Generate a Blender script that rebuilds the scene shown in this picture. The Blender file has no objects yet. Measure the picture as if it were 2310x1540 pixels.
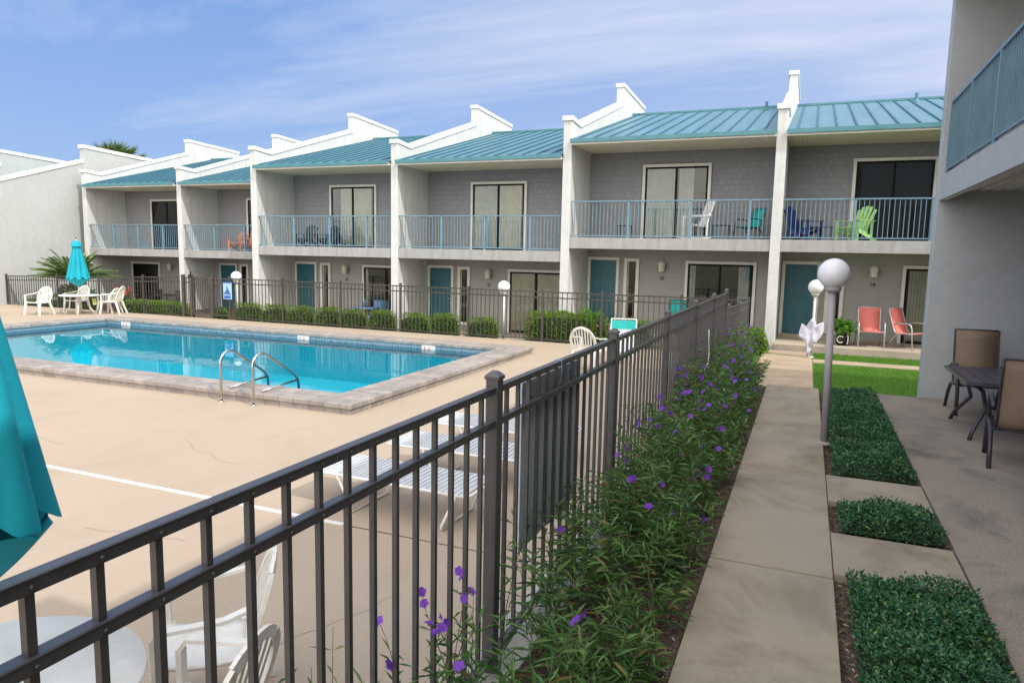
import bpy, bmesh, math, random
import numpy as np
from mathutils import Vector, Matrix, Euler
random.seed(7); rng=np.random.default_rng(7)
S=bpy.context.scene; COL=S.collection
R=math.radians
# ------------------------------------------------------------------ helpers
class MB:
    def __init__(s): s.v=[]; s.f=[]; s.m=[]; s.mi=0
    def add(s,vs,fs):
        n=len(s.v); s.v+= [tuple(v) for v in vs]; s.f+=[tuple(i+n for i in f) for f in fs]; s.m+=[s.mi]*len(fs); return s
    def box(s,x0,x1,y0,y1,z0,z1):
        return s.add([(x0,y0,z0),(x1,y0,z0),(x1,y1,z0),(x0,y1,z0),(x0,y0,z1),(x1,y0,z1),(x1,y1,z1),(x0,y1,z1)],
            [(0,3,2,1),(4,5,6,7),(0,1,5,4),(1,2,6,5),(2,3,7,6),(3,0,4,7)])
    def bar(s,a,b,w,h,up=(0,0,1)):
        a=Vector(a);b=Vector(b);d=(b-a).normalized();u=Vector(up)
        if abs(d.dot(u))>.99:u=Vector((0,1,0))
        r=d.cross(u).normalized();u=r.cross(d)
        vs=[]
        for p in(a,b):
            for i,j in((-1,-1),(1,-1),(1,1),(-1,1)): vs.append(p+r*(i*w/2)+u*(j*h/2))
        return s.add(vs,[(0,1,2,3),(7,6,5,4),(0,4,5,1),(1,5,6,2),(2,6,7,3),(3,7,4,0)])
    def tube(s,pts,r,n=8,cap=True):
        pts=[Vector(p) for p in pts]; rs=r if isinstance(r,(list,tuple)) else [r]*len(pts)
        rings=[]; up=None
        for i,p in enumerate(pts):
            d=(pts[min(i+1,len(pts)-1)]-pts[max(i-1,0)])
            d=d.normalized() if d.length>1e-9 else Vector((0,0,1))
            if up is None:
                up=Vector((0,0,1)) if abs(d.z)<.9 else Vector((1,0,0))
            x=d.cross(up)
            if x.length<1e-4: x=d.cross(Vector((1,.1,0)))
            x.normalize(); y=x.cross(d); up=y
            rings.append([p+x*(rs[i]*math.cos(2*math.pi*k/n))+y*(rs[i]*math.sin(2*math.pi*k/n)) for k in range(n)])
        vs=[v for q in rings for v in q]; fs=[]
        for i in range(len(pts)-1):
            for k in range(n): fs.append((i*n+k,i*n+(k+1)%n,(i+1)*n+(k+1)%n,(i+1)*n+k))
        if cap: fs+= [tuple(range(n))[::-1], tuple((len(pts)-1)*n+k for k in range(n))]
        return s.add(vs,fs)
    def prismX(s,prof,x0,x1):   # profile of (y,z)
        n=len(prof); vs=[(x0,y,z) for y,z in prof]+[(x1,y,z) for y,z in prof]
        return s.add(vs,[tuple(range(n))[::-1],tuple(range(n,2*n))]+[(i,(i+1)%n,n+(i+1)%n,n+i) for i in range(n)])
    def prismY(s,prof,y0,y1):
        n=len(prof); vs=[(x,y0,z) for x,z in prof]+[(x,y1,z) for x,z in prof]
        return s.add(vs,[tuple(range(n)),tuple(range(n,2*n))[::-1]]+[(n+i,n+(i+1)%n,(i+1)%n,i) for i in range(n)])
    def prismZ(s,prof,z0,z1):
        n=len(prof); vs=[(x,y,z0) for x,y in prof]+[(x,y,z1) for x,y in prof]
        return s.add(vs,[tuple(range(n))[::-1],tuple(range(n,2*n))]+[(i,(i+1)%n,n+(i+1)%n,n+i) for i in range(n)])
    def lathe(s,prof,n=24,c=(0,0,0),a0=0,a1=2*math.pi):
        vs=[];fs=[];full=abs(a1-a0-2*math.pi)<1e-6; m=n if full else n+1
        for r,z in prof:
            for k in range(m):
                a=a0+(a1-a0)*k/n; vs.append((c[0]+r*math.cos(a),c[1]+r*math.sin(a),c[2]+z))
        for i in range(len(prof)-1):
            for k in range(n):
                k2=(k+1)%m; fs.append((i*m+k,i*m+k2,(i+1)*m+k2,(i+1)*m+k))
        return s.add(vs,fs)
    def sphere(s,c,r,n=20,m=12,sx=1,sy=1,sz=1):
        vs=[];fs=[]
        for i in range(m+1):
            t=math.pi*i/m
            for k in range(n):
                a=2*math.pi*k/n; vs.append((c[0]+sx*r*math.sin(t)*math.cos(a),c[1]+sy*r*math.sin(t)*math.sin(a),c[2]-sz*r*math.cos(t)))
        for i in range(m):
            for k in range(n): fs.append((i*n+k,i*n+(k+1)%n,(i+1)*n+(k+1)%n,(i+1)*n+k))
        return s.add(vs,fs)
    def mesh(s,name,mats,smooth=False):
        me=bpy.data.meshes.new(name); me.from_pydata(s.v,[],s.f); 
        for m in (mats if isinstance(mats,(list,tuple)) else [mats]): me.materials.append(m)
        me.polygons.foreach_set('material_index',s.m)
        if smooth: me.polygons.foreach_set('use_smooth',[True]*len(s.f))
        bm=bmesh.new(); bm.from_mesh(me); bmesh.ops.recalc_face_normals(bm,faces=bm.faces); bm.to_mesh(me); bm.free()
        me.update(); return me
def obj(name,me,parent=None,bevel=0,autosm=False):
    o=bpy.data.objects.new(name,me); COL.objects.link(o)
    if parent: o.parent=parent
    if bevel:
        b=o.modifiers.new('bevel','BEVEL'); b.width=bevel; b.segments=2; b.limit_method='ANGLE'; b.angle_limit=R(40)
    return o
def build(mb,name,mats,parent=None,smooth=False,bevel=0,label=None):
    o=obj(name,mb.mesh(name,mats,smooth),parent,bevel)
    if label:o['label']=label
    return o
def tag(o,label,cat,group=None,kind=None):
    o['label']=label;o['category']=cat
    if group:o['group']=group
    if kind:o['kind']=kind
    return o
def thing(name,label,cat,loc=(0,0,0),rz=0,group=None):
    o=bpy.data.objects.new(name,None); COL.objects.link(o); o.location=loc; o.rotation_euler=(0,0,rz); o.empty_display_size=.1
    return tag(o,label,cat,group)
def struct(mb,name,mats,smooth=False,bevel=0):
    o=build(mb,name,mats,None,smooth,bevel); o['kind']='structure'; return o
def dup(root,loc,rz,label,group=None,scale=None):
    r=root.copy(); COL.objects.link(r); r.location=loc; r.rotation_euler=(0,0,rz); r['label']=label
    if group:r['group']=group
    if scale:r.scale=(scale,)*3
    for ch in list(root.children):
        c=ch.copy(); COL.objects.link(c); c.parent=r
        for g in list(ch.children):
            d=g.copy(); COL.objects.link(d); d.parent=c
    return r
def arc(c,r,a0,a1,n,plane='xz'):
    out=[]
    for i in range(n+1):
        a=a0+(a1-a0)*i/n; p,q=r*math.cos(a),r*math.sin(a)
        out.append((c[0]+p,c[1],c[2]+q) if plane=='xz' else (c[0],c[1]+p,c[2]+q) if plane=='yz' else (c[0]+p,c[1]+q,c[2]))
    return out
# ------------------------------------------------------------------ materials
def nt(name):
    m=bpy.data.materials.new(name); m.use_nodes=True; n=m.node_tree; return m,n,n.nodes['Principled BSDF']
def mixc(n,fac,a,b,bt='MIX'):
    x=n.nodes.new('ShaderNodeMix'); x.data_type='RGBA'; x.blend_type=bt
    for s,v in((0,fac),(6,a),(7,b)):
        if hasattr(v,'is_linked') or isinstance(v,bpy.types.NodeSocket): n.links.new(v,x.inputs[s])
        else: x.inputs[s].default_value=v if not isinstance(v,tuple) else (*v[:3],1)
    return x.outputs[2]
def noise(n,scale,detail=4,rough=.6,vec=None,dist=0):
    x=n.nodes.new('ShaderNodeTexNoise'); x.inputs['Scale'].default_value=scale; x.inputs['Detail'].default_value=detail; x.inputs['Roughness'].default_value=rough; x.inputs['Distortion'].default_value=dist
    if vec: n.links.new(vec,x.inputs['Vector'])
    return x.outputs['Fac']
def coord(n,k='Object',sc=None):
    t=n.nodes.new('ShaderNodeTexCoord'); o=t.outputs[k]
    if sc:
        m=n.nodes.new('ShaderNodeMapping'); m.inputs['Scale'].default_value=sc; n.links.new(o,m.inputs['Vector']); o=m.outputs[0]
    return o
def ramp(n,v,lo,hi):
    r=n.nodes.new('ShaderNodeMapRange'); r.inputs['From Min'].default_value=lo; r.inputs['From Max'].default_value=hi; n.links.new(v,r.inputs['Value']); return r.outputs[0]
def bump(n,b,h,strength=.3,dist=.01):
    x=n.nodes.new('ShaderNodeBump'); x.inputs['Strength'].default_value=strength; x.inputs['Distance'].default_value=dist
    n.links.new(h,x.inputs['Height']); n.links.new(x.outputs[0],b.inputs['Normal'])
def mat(name,c,rough=.6,c2=None,sc=3,bs=0,bsc=60,metal=0,sheen=0,spec=None,lo=.35,hi=.65,fine=0,coat=0,streak=0):
    m,n,b=nt(name); b.inputs['Roughness'].default_value=rough; b.inputs['Metallic'].default_value=metal
    if spec is not None:b.inputs['Specular IOR Level'].default_value=spec
    if coat:b.inputs['Coat Weight'].default_value=coat
    v=coord(n)
    if c2 is None: c2=tuple(x*.82 for x in c)
    col=mixc(n,ramp(n,noise(n,sc,5,.65,v),lo,hi),c,c2)
    if fine:
        f=ramp(n,noise(n,fine,3,.7,v),.3,.7); col=mixc(n,f,mixc(n,.12,col,(0,0,0)),col)
    if streak:
        col=mixc(n,ramp(n,noise(n,1.0,5,.65,coord(n,'Object',(7,7,.35))),.48,.78),col,tuple(x*(1-streak)*k for x,k in zip(c,(1,.97,.92))))
    n.links.new(col,b.inputs['Base Color'])
    if bs: bump(n,b,noise(n,bsc,4,.6,v),bs,.01)
    return m
M={}
M['stucco']=mat('stucco',(.66,.675,.67),.85,(.585,.60,.595),1.3,.35,45,fine=9,streak=.30)
M['stucco_white']=mat('white_stucco',(.46,.485,.49),.85,(.43,.45,.455),.6,.3,40,fine=5,streak=.12)
M['cap']=mat('white_coping',(.70,.70,.69),.5,(.60,.60,.59),2,.1,30)
M['stucco_grey']=mat('grey_stucco',(.445,.47,.50),.85,(.42,.445,.475),.5,.25,50,fine=7,streak=.08)
M['fascia']=mat('fascia_paint',(.39,.39,.395),.6,(.345,.345,.345),1.2,.1,30,fine=6,streak=.35)
M['trim']=mat('trim_paint',(.78,.76,.72),.5,(.68,.66,.62),4)
M['soffit']=None
M['teal_metal']=mat('teal_metal',(.07,.22,.26),.4,(.05,.18,.22),2)
M['door']=mat('door_paint',(.03,.14,.19),.45,(.02,.11,.15),3)
M['rail']=mat('rail_paint',(.16,.27,.345),.45,(.12,.22,.29),3)
M['bronze']=mat('bronze_frame',(.015,.014,.013),.7,spec=.15)
M['dark']=mat('dark_room',(.012,.012,.014),.7)
M['blind']=mat('blind_fabric',(.78,.73,.58),.7,(.62,.57,.45),3)
M['blindcool']=mat('pale_blind_fabric',(.62,.64,.62),.7,(.5,.52,.5),3)
M['fence']=mat('fence_powder_coat',(.060,.059,.064),.30,(.080,.077,.084),9,.12,150,spec=.7)
M['fence_far']=mat('far_fence_coat',(.065,.058,.052),.45,(.045,.04,.037),6)
M['steel']=mat('stainless_steel',(.62,.60,.58),.18,(.5,.48,.47),6,metal=1)
M['plastic']=mat('white_plastic',(.78,.77,.73),.42,(.66,.65,.60),5)
M['white']=mat('white_paint',(.8,.8,.8),.45,(.7,.7,.7),5)
M['straps']=mat('vinyl_straps',(.58,.61,.65),.5,(.48,.51,.54),8)
M['umb']=mat('umbrella_canvas',(.0,.33,.43),.85,(.0,.27,.36),3,.25,120)
M['globe']=mat('lamp_globe',(.82,.82,.87),.3,(.74,.74,.80),3,spec=.5)
M['pole']=mat('pole_paint',(.38,.36,.385),.5,(.31,.295,.315),6)
M['polew']=mat('pale_pole_paint',(.62,.61,.60),.5)
M['coral']=mat('coral_sling',(.72,.20,.17),.7,(.62,.16,.14),9,.2,200)
M['teal_s']=mat('teal_sling',(.0,.38,.36),.7,(.0,.32,.31),9)
M['brown_s']=mat('brown_sling',(.27,.19,.135),.75,(.22,.155,.11),40,.4,300)
M['brframe']=mat('dark_bronze_frame',(.035,.03,.04),.4,(.05,.045,.055),7)
M['alu']=mat('aluminium_frame',(.6,.6,.6),.35,metal=.6)
M['blue']=mat('blue_plastic',(.012,.035,.17),.5)
M['lightblue']=mat('light_blue_plastic',(.12,.24,.42),.5)
M['lime']=mat('lime_plastic',(.42,.72,.24),.5,(.36,.64,.2),5)
M['orange']=mat('orange_plastic',(.75,.22,.06),.5)
M['black']=mat('black_plastic',(.012,.012,.014),.4)
M['lampw']=mat('wall_lamp_enamel',(.72,.70,.58),.4)
M['cloth']=mat('white_cloth',(.66,.66,.76),.9,(.50,.50,.62),6,.4,30)
M['signblue']=mat('sign_blue',(.03,.12,.42),.5)
M['signpale']=mat('sign_pale_blue',(.35,.55,.85),.5)
M['board']=mat('board_grey',(.56,.61,.68),.6,(.50,.55,.60))
M['soil']=mat('mulch',(.060,.038,.027),.95,(.13,.09,.065),18,1,60,fine=70,lo=.4,hi=.6)
M['bark']=mat('bark',(.16,.12,.085),.9,(.10,.07,.05),8,.8,30)
M['stripe']=mat('white_stripe',(.78,.78,.80),.6,(.6,.59,.58),5)
M['red']=mat('red_petals',(.6,.05,.05),.6)
M['pink']=mat('pink_petals',(.75,.2,.35),.6)
M['marker']=mat('depth_tile',(.8,.8,.78),.3)
def matp(name,c,c2,wave,sc,axis='Z',rough=.7,bs=.5,contrast=.25,prof='SAW'):
    m,n,b=nt(name); b.inputs['Roughness'].default_value=rough; v=coord(n)
    w=n.nodes.new('ShaderNodeTexWave'); w.wave_type='BANDS'; w.bands_direction=axis; w.wave_profile=prof; w.inputs['Scale'].default_value=sc; w.inputs['Distortion'].default_value=0
    n.links.new(v,w.inputs['Vector'])
    col=mixc(n,ramp(n,noise(n,2,5,.6,v),.35,.65),c,c2)
    col=mixc(n,ramp(n,w.outputs['Fac'],0,.12),tuple(x*(1-contrast) for x in c),col)
    n.links.new(col,b.inputs['Base Color']); bump(n,b,w.outputs['Fac'],bs,.012); return m
# wave 'BANDS' repeats every 2*pi/(scale*20) -> scale = pi/(10*period)
M['siding']=matp('lap_siding',(.355,.355,.34),(.315,.315,.30),1,math.pi/(10*.18),'Z',.7,.35,.14)
M['siding_dark']=M['siding']
M['soffit']=matp('soffit_boards',(.80,.73,.55),(.72,.66,.50),1,math.pi/(10*.12),'X',.6,.4,.3)
def brick(name,c1,c2,mo,bw,bh,ms,vec_sc=None,rough=.8,off=.5,bs=.4,rot=None,noisy=.25,fine=12):
    m,n,b=nt(name); b.inputs['Roughness'].default_value=rough
    t=n.nodes.new('ShaderNodeTexCoord'); mp=n.nodes.new('ShaderNodeMapping')
    if rot: mp.inputs['Rotation'].default_value=rot
    n.links.new(t.outputs['Object'],mp.inputs[0])
    k=n.nodes.new('ShaderNodeTexBrick'); k.offset=off; k.inputs['Color1'].default_value=(*c1,1);k.inputs['Color2'].default_value=(*c2,1);k.inputs['Mortar'].default_value=(*mo,1)
    k.inputs['Scale'].default_value=1;k.inputs['Brick Width'].default_value=bw;k.inputs['Row Height'].default_value=bh;k.inputs['Mortar Size'].default_value=ms;k.inputs['Mortar Smooth'].default_value=.2
    n.links.new(mp.outputs[0],k.inputs['Vector'])
    f=ramp(n,noise(n,fine,5,.7,t.outputs['Object']),.3,.75)
    col=mixc(n,f,k.outputs['Color'],mixc(n,noisy,k.outputs['Color'],(.02,.02,.02)))
    n.links.new(col,b.inputs['Base Color'])
    inv=n.nodes.new('ShaderNodeMath');inv.operation='SUBTRACT';inv.inputs[0].default_value=1;n.links.new(k.outputs['Fac'],inv.inputs[1])
    bump(n,b,inv.outputs[0],bs,.008); return m
M['shingle']=brick('grey_shingle',(.315,.32,.345),(.285,.29,.315),(.245,.25,.27),.19,.17,.006,rot=(R(-90),0,0),bs=.5,off=.5)
M['paver']=brick('coping_paver',(.42,.37,.34),(.30,.27,.25),(.20,.18,.165),.30,.62,.008,off=.0,bs=.6,noisy=.45,fine=6)
M['paver_y']=brick('coping_paver_side',(.42,.37,.34),(.30,.27,.25),(.20,.18,.165),.30,.62,.008,off=.0,bs=.6,noisy=.45,fine=6,rot=(0,0,R(90)))
M['tile']=brick('pool_tile',(.09,.17,.24),(.16,.27,.35),(.25,.34,.39),.10,.10,.009,rot=(R(-90),0,0),off=0,rough=.2,bs=.2,noisy=.2)
M['tile_y']=brick('pool_tile_side',(.09,.17,.24),(.16,.27,.35),(.25,.34,.39),.10,.10,.009,rot=(R(-90),0,R(90)),off=0,rough=.2,bs=.2,noisy=.2)
# deck / concrete
def ground_mat(name,a,b2,stain,ssc,st_lo,st_hi,rough=.85,spk=140,spkamt=.25,bs=.15):
    m,n,b=nt(name); b.inputs['Roughness'].default_value=rough; v=coord(n)
    col=mixc(n,ramp(n,noise(n,.55,6,.6,v),.35,.65),a,b2)
    col=mixc(n,ramp(n,noise(n,ssc,7,.7,v,.6),st_lo,st_hi),col,stain)
    s=ramp(n,noise(n,spk,2,.5,v),.35,.65); col=mixc(n,s,mixc(n,spkamt,col,(.05,.04,.03)),col)
    n.links.new(col,b.inputs['Base Color']); bump(n,b,noise(n,spk*.6,4,.7,v),bs,.01); return m
M['deck']=ground_mat('deck_concrete',(.425,.345,.262),(.40,.32,.245),(.375,.295,.225),1.1,.50,.78,.8,90,.12,.12)
M['walk']=ground_mat('walk_concrete',(.42,.355,.265),(.35,.305,.24),(.20,.155,.105),1.0,.47,.74,.85,110,.16,.2)
M['walk_far']=ground_mat('far_walk_concrete',(.48,.37,.26),(.40,.32,.24),(.30,.22,.15),1.2,.5,.75,.85,110,.16,.2)
M['patio']=ground_mat('patio_concrete',(.37,.31,.25),(.32,.275,.225),(.14,.135,.115),.65,.48,.66,.85,55,.34,.4)
M['patio_slab']=ground_mat('patio_slab',(.52,.44,.35),(.46,.40,.32),(.30,.25,.2),1.2,.5,.8)
M['kerb']=ground_mat('kerb_concrete',(.55,.54,.50),(.48,.47,.43),(.3,.29,.26),2,.5,.8)
M['earth']=ground_mat('far_ground',(.16,.15,.09),(.12,.13,.06),(.2,.17,.12),.4,.5,.7)
M['lawnbase']=mat('lawn_soil',(.07,.16,.02),.95,(.05,.12,.015),3,.6,40)
M['plaster']=mat('pool_plaster',(.30,.80,.86),.7,(.26,.74,.80),.6)
def leafmat(name,c1,c2,c3=None,rough=.45,trans=.25,spec=.4):
    m,n,b=nt(name); g=n.nodes.new('ShaderNodeNewGeometry'); col=mixc(n,g.outputs['Random Per Island'],c1,c2)
    if c3:
        gt=n.nodes.new('ShaderNodeMath');gt.operation='GREATER_THAN';gt.inputs[1].default_value=.93;n.links.new(g.outputs['Random Per Island'],gt.inputs[0])
        col=mixc(n,gt.outputs[0],col,c3)
    n.links.new(col,b.inputs['Base Color']); b.inputs['Roughness'].default_value=rough; b.inputs['Specular IOR Level'].default_value=spec
    t=n.nodes.new('ShaderNodeBsdfTranslucent'); n.links.new(col,t.inputs[0]); x=n.nodes.new('ShaderNodeMixShader'); x.inputs[0].default_value=trans
    n.links.new(b.outputs[0],x.inputs[1]);n.links.new(t.outputs[0],x.inputs[2]);n.links.new(x.outputs[0],n.nodes['Material Output'].inputs[0]); return m
M['l_ruellia']=leafmat('petunia_leaf',(.045,.135,.035),(.17,.31,.085),(.24,.21,.08))
M['l_ruellia_stem']=mat('petunia_stem',(.09,.10,.035),.7,(.08,.05,.035),20)
M['flower']=leafmat('purple_petal',(.20,.055,.52),(.30,.09,.66),None,.6,.3)
M['l_jasmine']=leafmat('jasmine_leaf',(.022,.10,.045),(.07,.19,.07),(.18,.30,.08),.4,.15)
M['l_hedge']=leafmat('boxwood_leaf',(.10,.22,.015),(.24,.40,.04),(.34,.50,.08),.5,.3)
M['l_dark']=leafmat('shrub_leaf',(.03,.09,.018),(.07,.16,.03),None,.5,.25)
M['l_fern']=leafmat('fern_frond',(.08,.24,.015),(.16,.38,.03),None,.5,.35)
M['l_palm']=leafmat('palm_frond',(.06,.13,.03),(.15,.24,.07),(.3,.3,.1),.5,.25)
M['grass']=leafmat('grass_blade',(.10,.27,.02),(.17,.37,.04),(.26,.38,.10),.6,.35)
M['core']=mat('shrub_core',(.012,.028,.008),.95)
def glass():
    m,n,b=nt('window_glass'); o=n.nodes['Material Output']; t=n.nodes.new('ShaderNodeBsdfTransparent'); t.inputs[0].default_value=(.90,.92,.90,1)
    g=n.nodes.new('ShaderNodeBsdfGlossy'); g.inputs['Roughness'].default_value=.02; f=n.nodes.new('ShaderNodeFresnel'); f.inputs[0].default_value=1.52
    x=n.nodes.new('ShaderNodeMixShader'); n.links.new(f.outputs[0],x.inputs[0]);n.links.new(t.outputs[0],x.inputs[1]);n.links.new(g.outputs[0],x.inputs[2]);n.links.new(x.outputs[0],o.inputs[0]); return m
M['glass']=glass()
def water():
    m,n,b=nt('pool_water'); o=n.nodes['Material Output']; t=n.nodes.new('ShaderNodeBsdfTransparent'); t.inputs[0].default_value=(.015,.78,.90,1)
    g=n.nodes.new('ShaderNodeBsdfGlossy'); g.inputs['Roughness'].default_value=.01; f=n.nodes.new('ShaderNodeFresnel'); f.inputs[0].default_value=1.33
    v=coord(n); bp=n.nodes.new('ShaderNodeBump'); bp.inputs['Strength'].default_value=.05; bp.inputs['Distance'].default_value=.05
    n.links.new(noise(n,1.6,3,.5,v,.3),bp.inputs['Height'])
    n.links.new(bp.outputs[0],g.inputs['Normal']);n.links.new(bp.outputs[0],f.inputs['Normal'])
    x=n.nodes.new('ShaderNodeMixShader'); n.links.new(f.outputs[0],x.inputs[0]);n.links.new(t.outputs[0],x.inputs[1]);n.links.new(g.outputs[0],x.inputs[2]);n.links.new(x.outputs[0],o.inputs[0]); return m
M['water']=water()
def roofmat():
    m,n,b=nt('standing_seam_roof'); v=coord(n,'Object',(1,.15,.15)); b.inputs['Roughness'].default_value=.38
    col=mixc(n,ramp(n,noise(n,2.5,5,.6,v),.3,.7),(.070,.175,.23),(.095,.215,.275)); n.links.new(col,b.inputs['Base Color']); b.inputs['Specular IOR Level'].default_value=.6; return m
M['roof']=roofmat(); M['seam']=mat('seam_metal',(.035,.13,.18),.4)
# ------------------------------------------------------------------ leaf builder
def leaves(pos,dr,length,width,side=None,fold=.25,droop=.0):
    """pos,dr (n,3) arrays -> verts,faces; each leaf: base, 2 mid, tip (+ 2 more for droop)"""
    n=len(pos); d=dr/np.linalg.norm(dr,axis=1,keepdims=True)
    if side is None:
        r=rng.normal(size=(n,3)); r[:,2]*=.35; side=np.cross(d,np.cross(r,d))
    side=side/np.maximum(np.linalg.norm(side,axis=1,keepdims=True),1e-6)
    up=np.cross(side,d); up*=np.sign(up[:,2:3]+1e-9)
    L=np.asarray(length).reshape(-1,1)*np.ones((n,1)); W=np.asarray(width).reshape(-1,1)*np.ones((n,1))
    dn=np.array([0,0,-1.])
    mid=pos+d*L*.45+dn*L*droop*.2
    v0=pos; v1=mid+side*W*.5+up*W*fold; v2=pos+d*L+dn*L*droop; v3=mid-side*W*.5+up*W*fold
    V=np.stack([v0,v1,v2,v3],1).reshape(-1,3); i=np.arange(n)*4
    F=np.stack([np.stack([i,i+1,i+2],1),np.stack([i,i+2,i+3],1)],1).reshape(-1,3)
    return V,F
def npmesh(name,parts,mats):
    """parts: list of (V,F(ntri,3),matindex)"""
    vs=[];fs=[];ms=[];n=0
    for V,F,mi in parts:
        if len(V)==0: continue
        vs.append(V);fs.append(F+n);ms.append(np.full(len(F),mi,dtype=np.int32));n+=len(V)
    V=np.concatenate(vs).astype(np.float32);F=np.concatenate(fs).astype(np.int32);Mi=np.concatenate(ms)
    me=bpy.data.meshes.new(name); me.vertices.add(len(V)); me.vertices.foreach_set('co',V.ravel())
    me.loops.add(F.size); me.loops.foreach_set('vertex_index',F.ravel()); me.polygons.add(len(F))
    me.polygons.foreach_set('loop_start',np.arange(0,F.size,3,dtype=np.int32)); me.polygons.foreach_set('loop_total',np.full(len(F),3,dtype=np.int32))
    for m in mats: me.materials.append(m)
    me.polygons.foreach_set('material_index',Mi); me.update(calc_edges=True); me.validate(); return me
def tri(mb):
    F=[]
    for f in mb.f:
        for k in range(1,len(f)-1): F.append((f[0],f[k],f[k+1]))
    return np.array(mb.v,dtype=float),np.array(F)
# ------------------------------------------------------------------ camera, light, world
cam=bpy.data.cameras.new('camera'); co=bpy.data.objects.new('camera',cam); COL.objects.link(co); S.camera=co
cam.sensor_width=36; cam.lens=1594.54/2310*36; cam.clip_end=2000; cam.clip_start=.05
yaw,pit,rol=.3925,.12347,.020173
fw=Vector((-math.sin(yaw)*math.cos(pit),math.cos(yaw)*math.cos(pit),-math.sin(pit))); rt=Vector((math.cos(yaw),math.sin(yaw),0)); up=rt.cross(fw)
r2=math.cos(rol)*rt+math.sin(rol)*up; u2=-math.sin(rol)*rt+math.cos(rol)*up
co.matrix_world=Matrix.Translation((0,0,2.1))@Matrix((r2,u2,-fw)).transposed().to_4x4()
SUN=Vector((.9,-.39,1)).normalized()
sl=bpy.data.lights.new('sun','SUN'); sl.energy=2.0; sl.angle=R(.6); sl.color=(1,.955,.88); so=bpy.data.objects.new('sun',sl); COL.objects.link(so)
so.rotation_euler=SUN.to_track_quat('Z','Y').to_euler(); so.location=(30,-20,40)
W=bpy.data.worlds.new('World'); S.world=W; W.use_nodes=True; n=W.node_tree; bg=n.nodes['Background']
sky=n.nodes.new('ShaderNodeTexSky'); sky.sky_type='NISHITA'; sky.sun_disc=False; sky.sun_elevation=math.asin(SUN.z)
sky.sun_rotation=math.atan2(SUN.x,SUN.y); sky.air_density=1.0; sky.dust_density=1.2; sky.ozone_density=2.0
tc=n.nodes.new('ShaderNodeTexCoord'); sep=n.nodes.new('ShaderNodeSeparateXYZ'); n.links.new(tc.outputs['Generated'],sep.inputs[0])
def math_(op,a,b=None):
    x=n.nodes.new('ShaderNodeMath'); x.operation=op
    for i,v in enumerate((a,b)):
        if v is None: continue
        if isinstance(v,(int,float)): x.inputs[i].default_value=v
        else: n.links.new(v,x.inputs[i])
    return x.outputs[0]
# project the direction on a cloud layer plane
zz=math_('MAXIMUM',sep.outputs[2],.03); cx=math_('DIVIDE',sep.outputs[0],math_('ADD',zz,.12)); cy=math_('DIVIDE',sep.outputs[1],math_('ADD',zz,.12))
cb=n.nodes.new('ShaderNodeCombineXYZ'); n.links.new(cx,cb.inputs[0]); n.links.new(cy,cb.inputs[1])
mp=n.nodes.new('ShaderNodeMapping'); mp.inputs['Rotation'].default_value=(0,0,R(38)); mp.inputs['Scale'].default_value=(.55,1.5,1); mp.inputs['Location'].default_value=(5.3,2.45,0); n.links.new(cb.outputs[0],mp.inputs[0])
c1=ramp(n,noise(n,.45,8,.60,mp.outputs[0],.6),.46,.76)
mp2=n.nodes.new('ShaderNodeMapping'); mp2.inputs['Rotation'].default_value=(0,0,R(20)); mp2.inputs['Scale'].default_value=(.5,.9,1); n.links.new(cb.outputs[0],mp2.inputs[0])
c2=ramp(n,noise(n,.35,5,.55,mp2.outputs[0],.3),.35,.75)
veil=math_('MULTIPLY',c2,.12); cl=math_('MINIMUM',math_('ADD',math_('MULTIPLY',c1,1.0),veil),1)
# more veil towards the +x side of the sky
side=ramp(n,sep.outputs[0],-.80,.25); cl=math_('MINIMUM',math_('ADD',cl,math_('MULTIPLY',side,.42)),.95)
cl=math_('MINIMUM',math_('ADD',cl,math_('MULTIPLY',ramp(n,sep.outputs[2],.34,.05),.22)),.95)
skc=mixc(n,.80,sky.outputs[0],(.85,2.15,5.1))
fin=mixc(n,cl,skc,(4.7,5.1,6.2))
# added fill: unseen sky behind and right of the camera brightened to lift shade
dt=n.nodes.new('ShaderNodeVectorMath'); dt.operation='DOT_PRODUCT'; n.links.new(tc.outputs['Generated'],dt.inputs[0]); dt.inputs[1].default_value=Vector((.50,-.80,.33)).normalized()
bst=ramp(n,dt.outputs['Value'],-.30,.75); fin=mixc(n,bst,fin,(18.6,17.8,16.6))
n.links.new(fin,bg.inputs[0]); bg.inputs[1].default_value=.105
S.view_settings.view_transform='Standard'; S.view_settings.look='None'; S.view_settings.exposure=.56; S.view_settings.gamma=1
S.render.engine='CYCLES'; S.cycles.max_bounces=8; S.cycles.transparent_max_bounces=16; S.render.resolution_x=1024; S.render.resolution_y=682
S.cycles.caustics_reflective=False; S.cycles.caustics_refractive=False
# ------------------------------------------------------------------ ground
DK=-.44
g=MB(); 
for a in ((-400,-34,-400,400),(14,400,-400,400),(-34,14,-400,-8),(-34,14,34,400)): g.box(*a,-1.6,-.80)
g.box(-34,14,19.3,34,-1.6,-.80); g.box(-34,-22.6,-8,19.3,-1.6,-.80); g.box(-6.6,14,-8,19.3,-1.6,-.80); g.box(-22.6,-6.6,-8,9.3,-1.6,-.80); g.box(-22.6,-6.6,16.6,19.3,-1.6,-.80)
struct(g,'ground',M['earth'])
PX0,PX1,PY0,PY1=-21.2,-7.05,9.62,16.28; CW=.66
g=MB(); zd0=-.78
for a in ((-33.8,PX0-.3,-7,19.32),(PX1+.3,-1.51,-7,19.32),(PX0-.3,PX1+.3,-7,PY0-.3),(PX0-.3,PX1+.3,PY1+.3,19.32)): g.box(*a,zd0,DK)
struct(g,'pool_deck',M['deck'])
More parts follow.
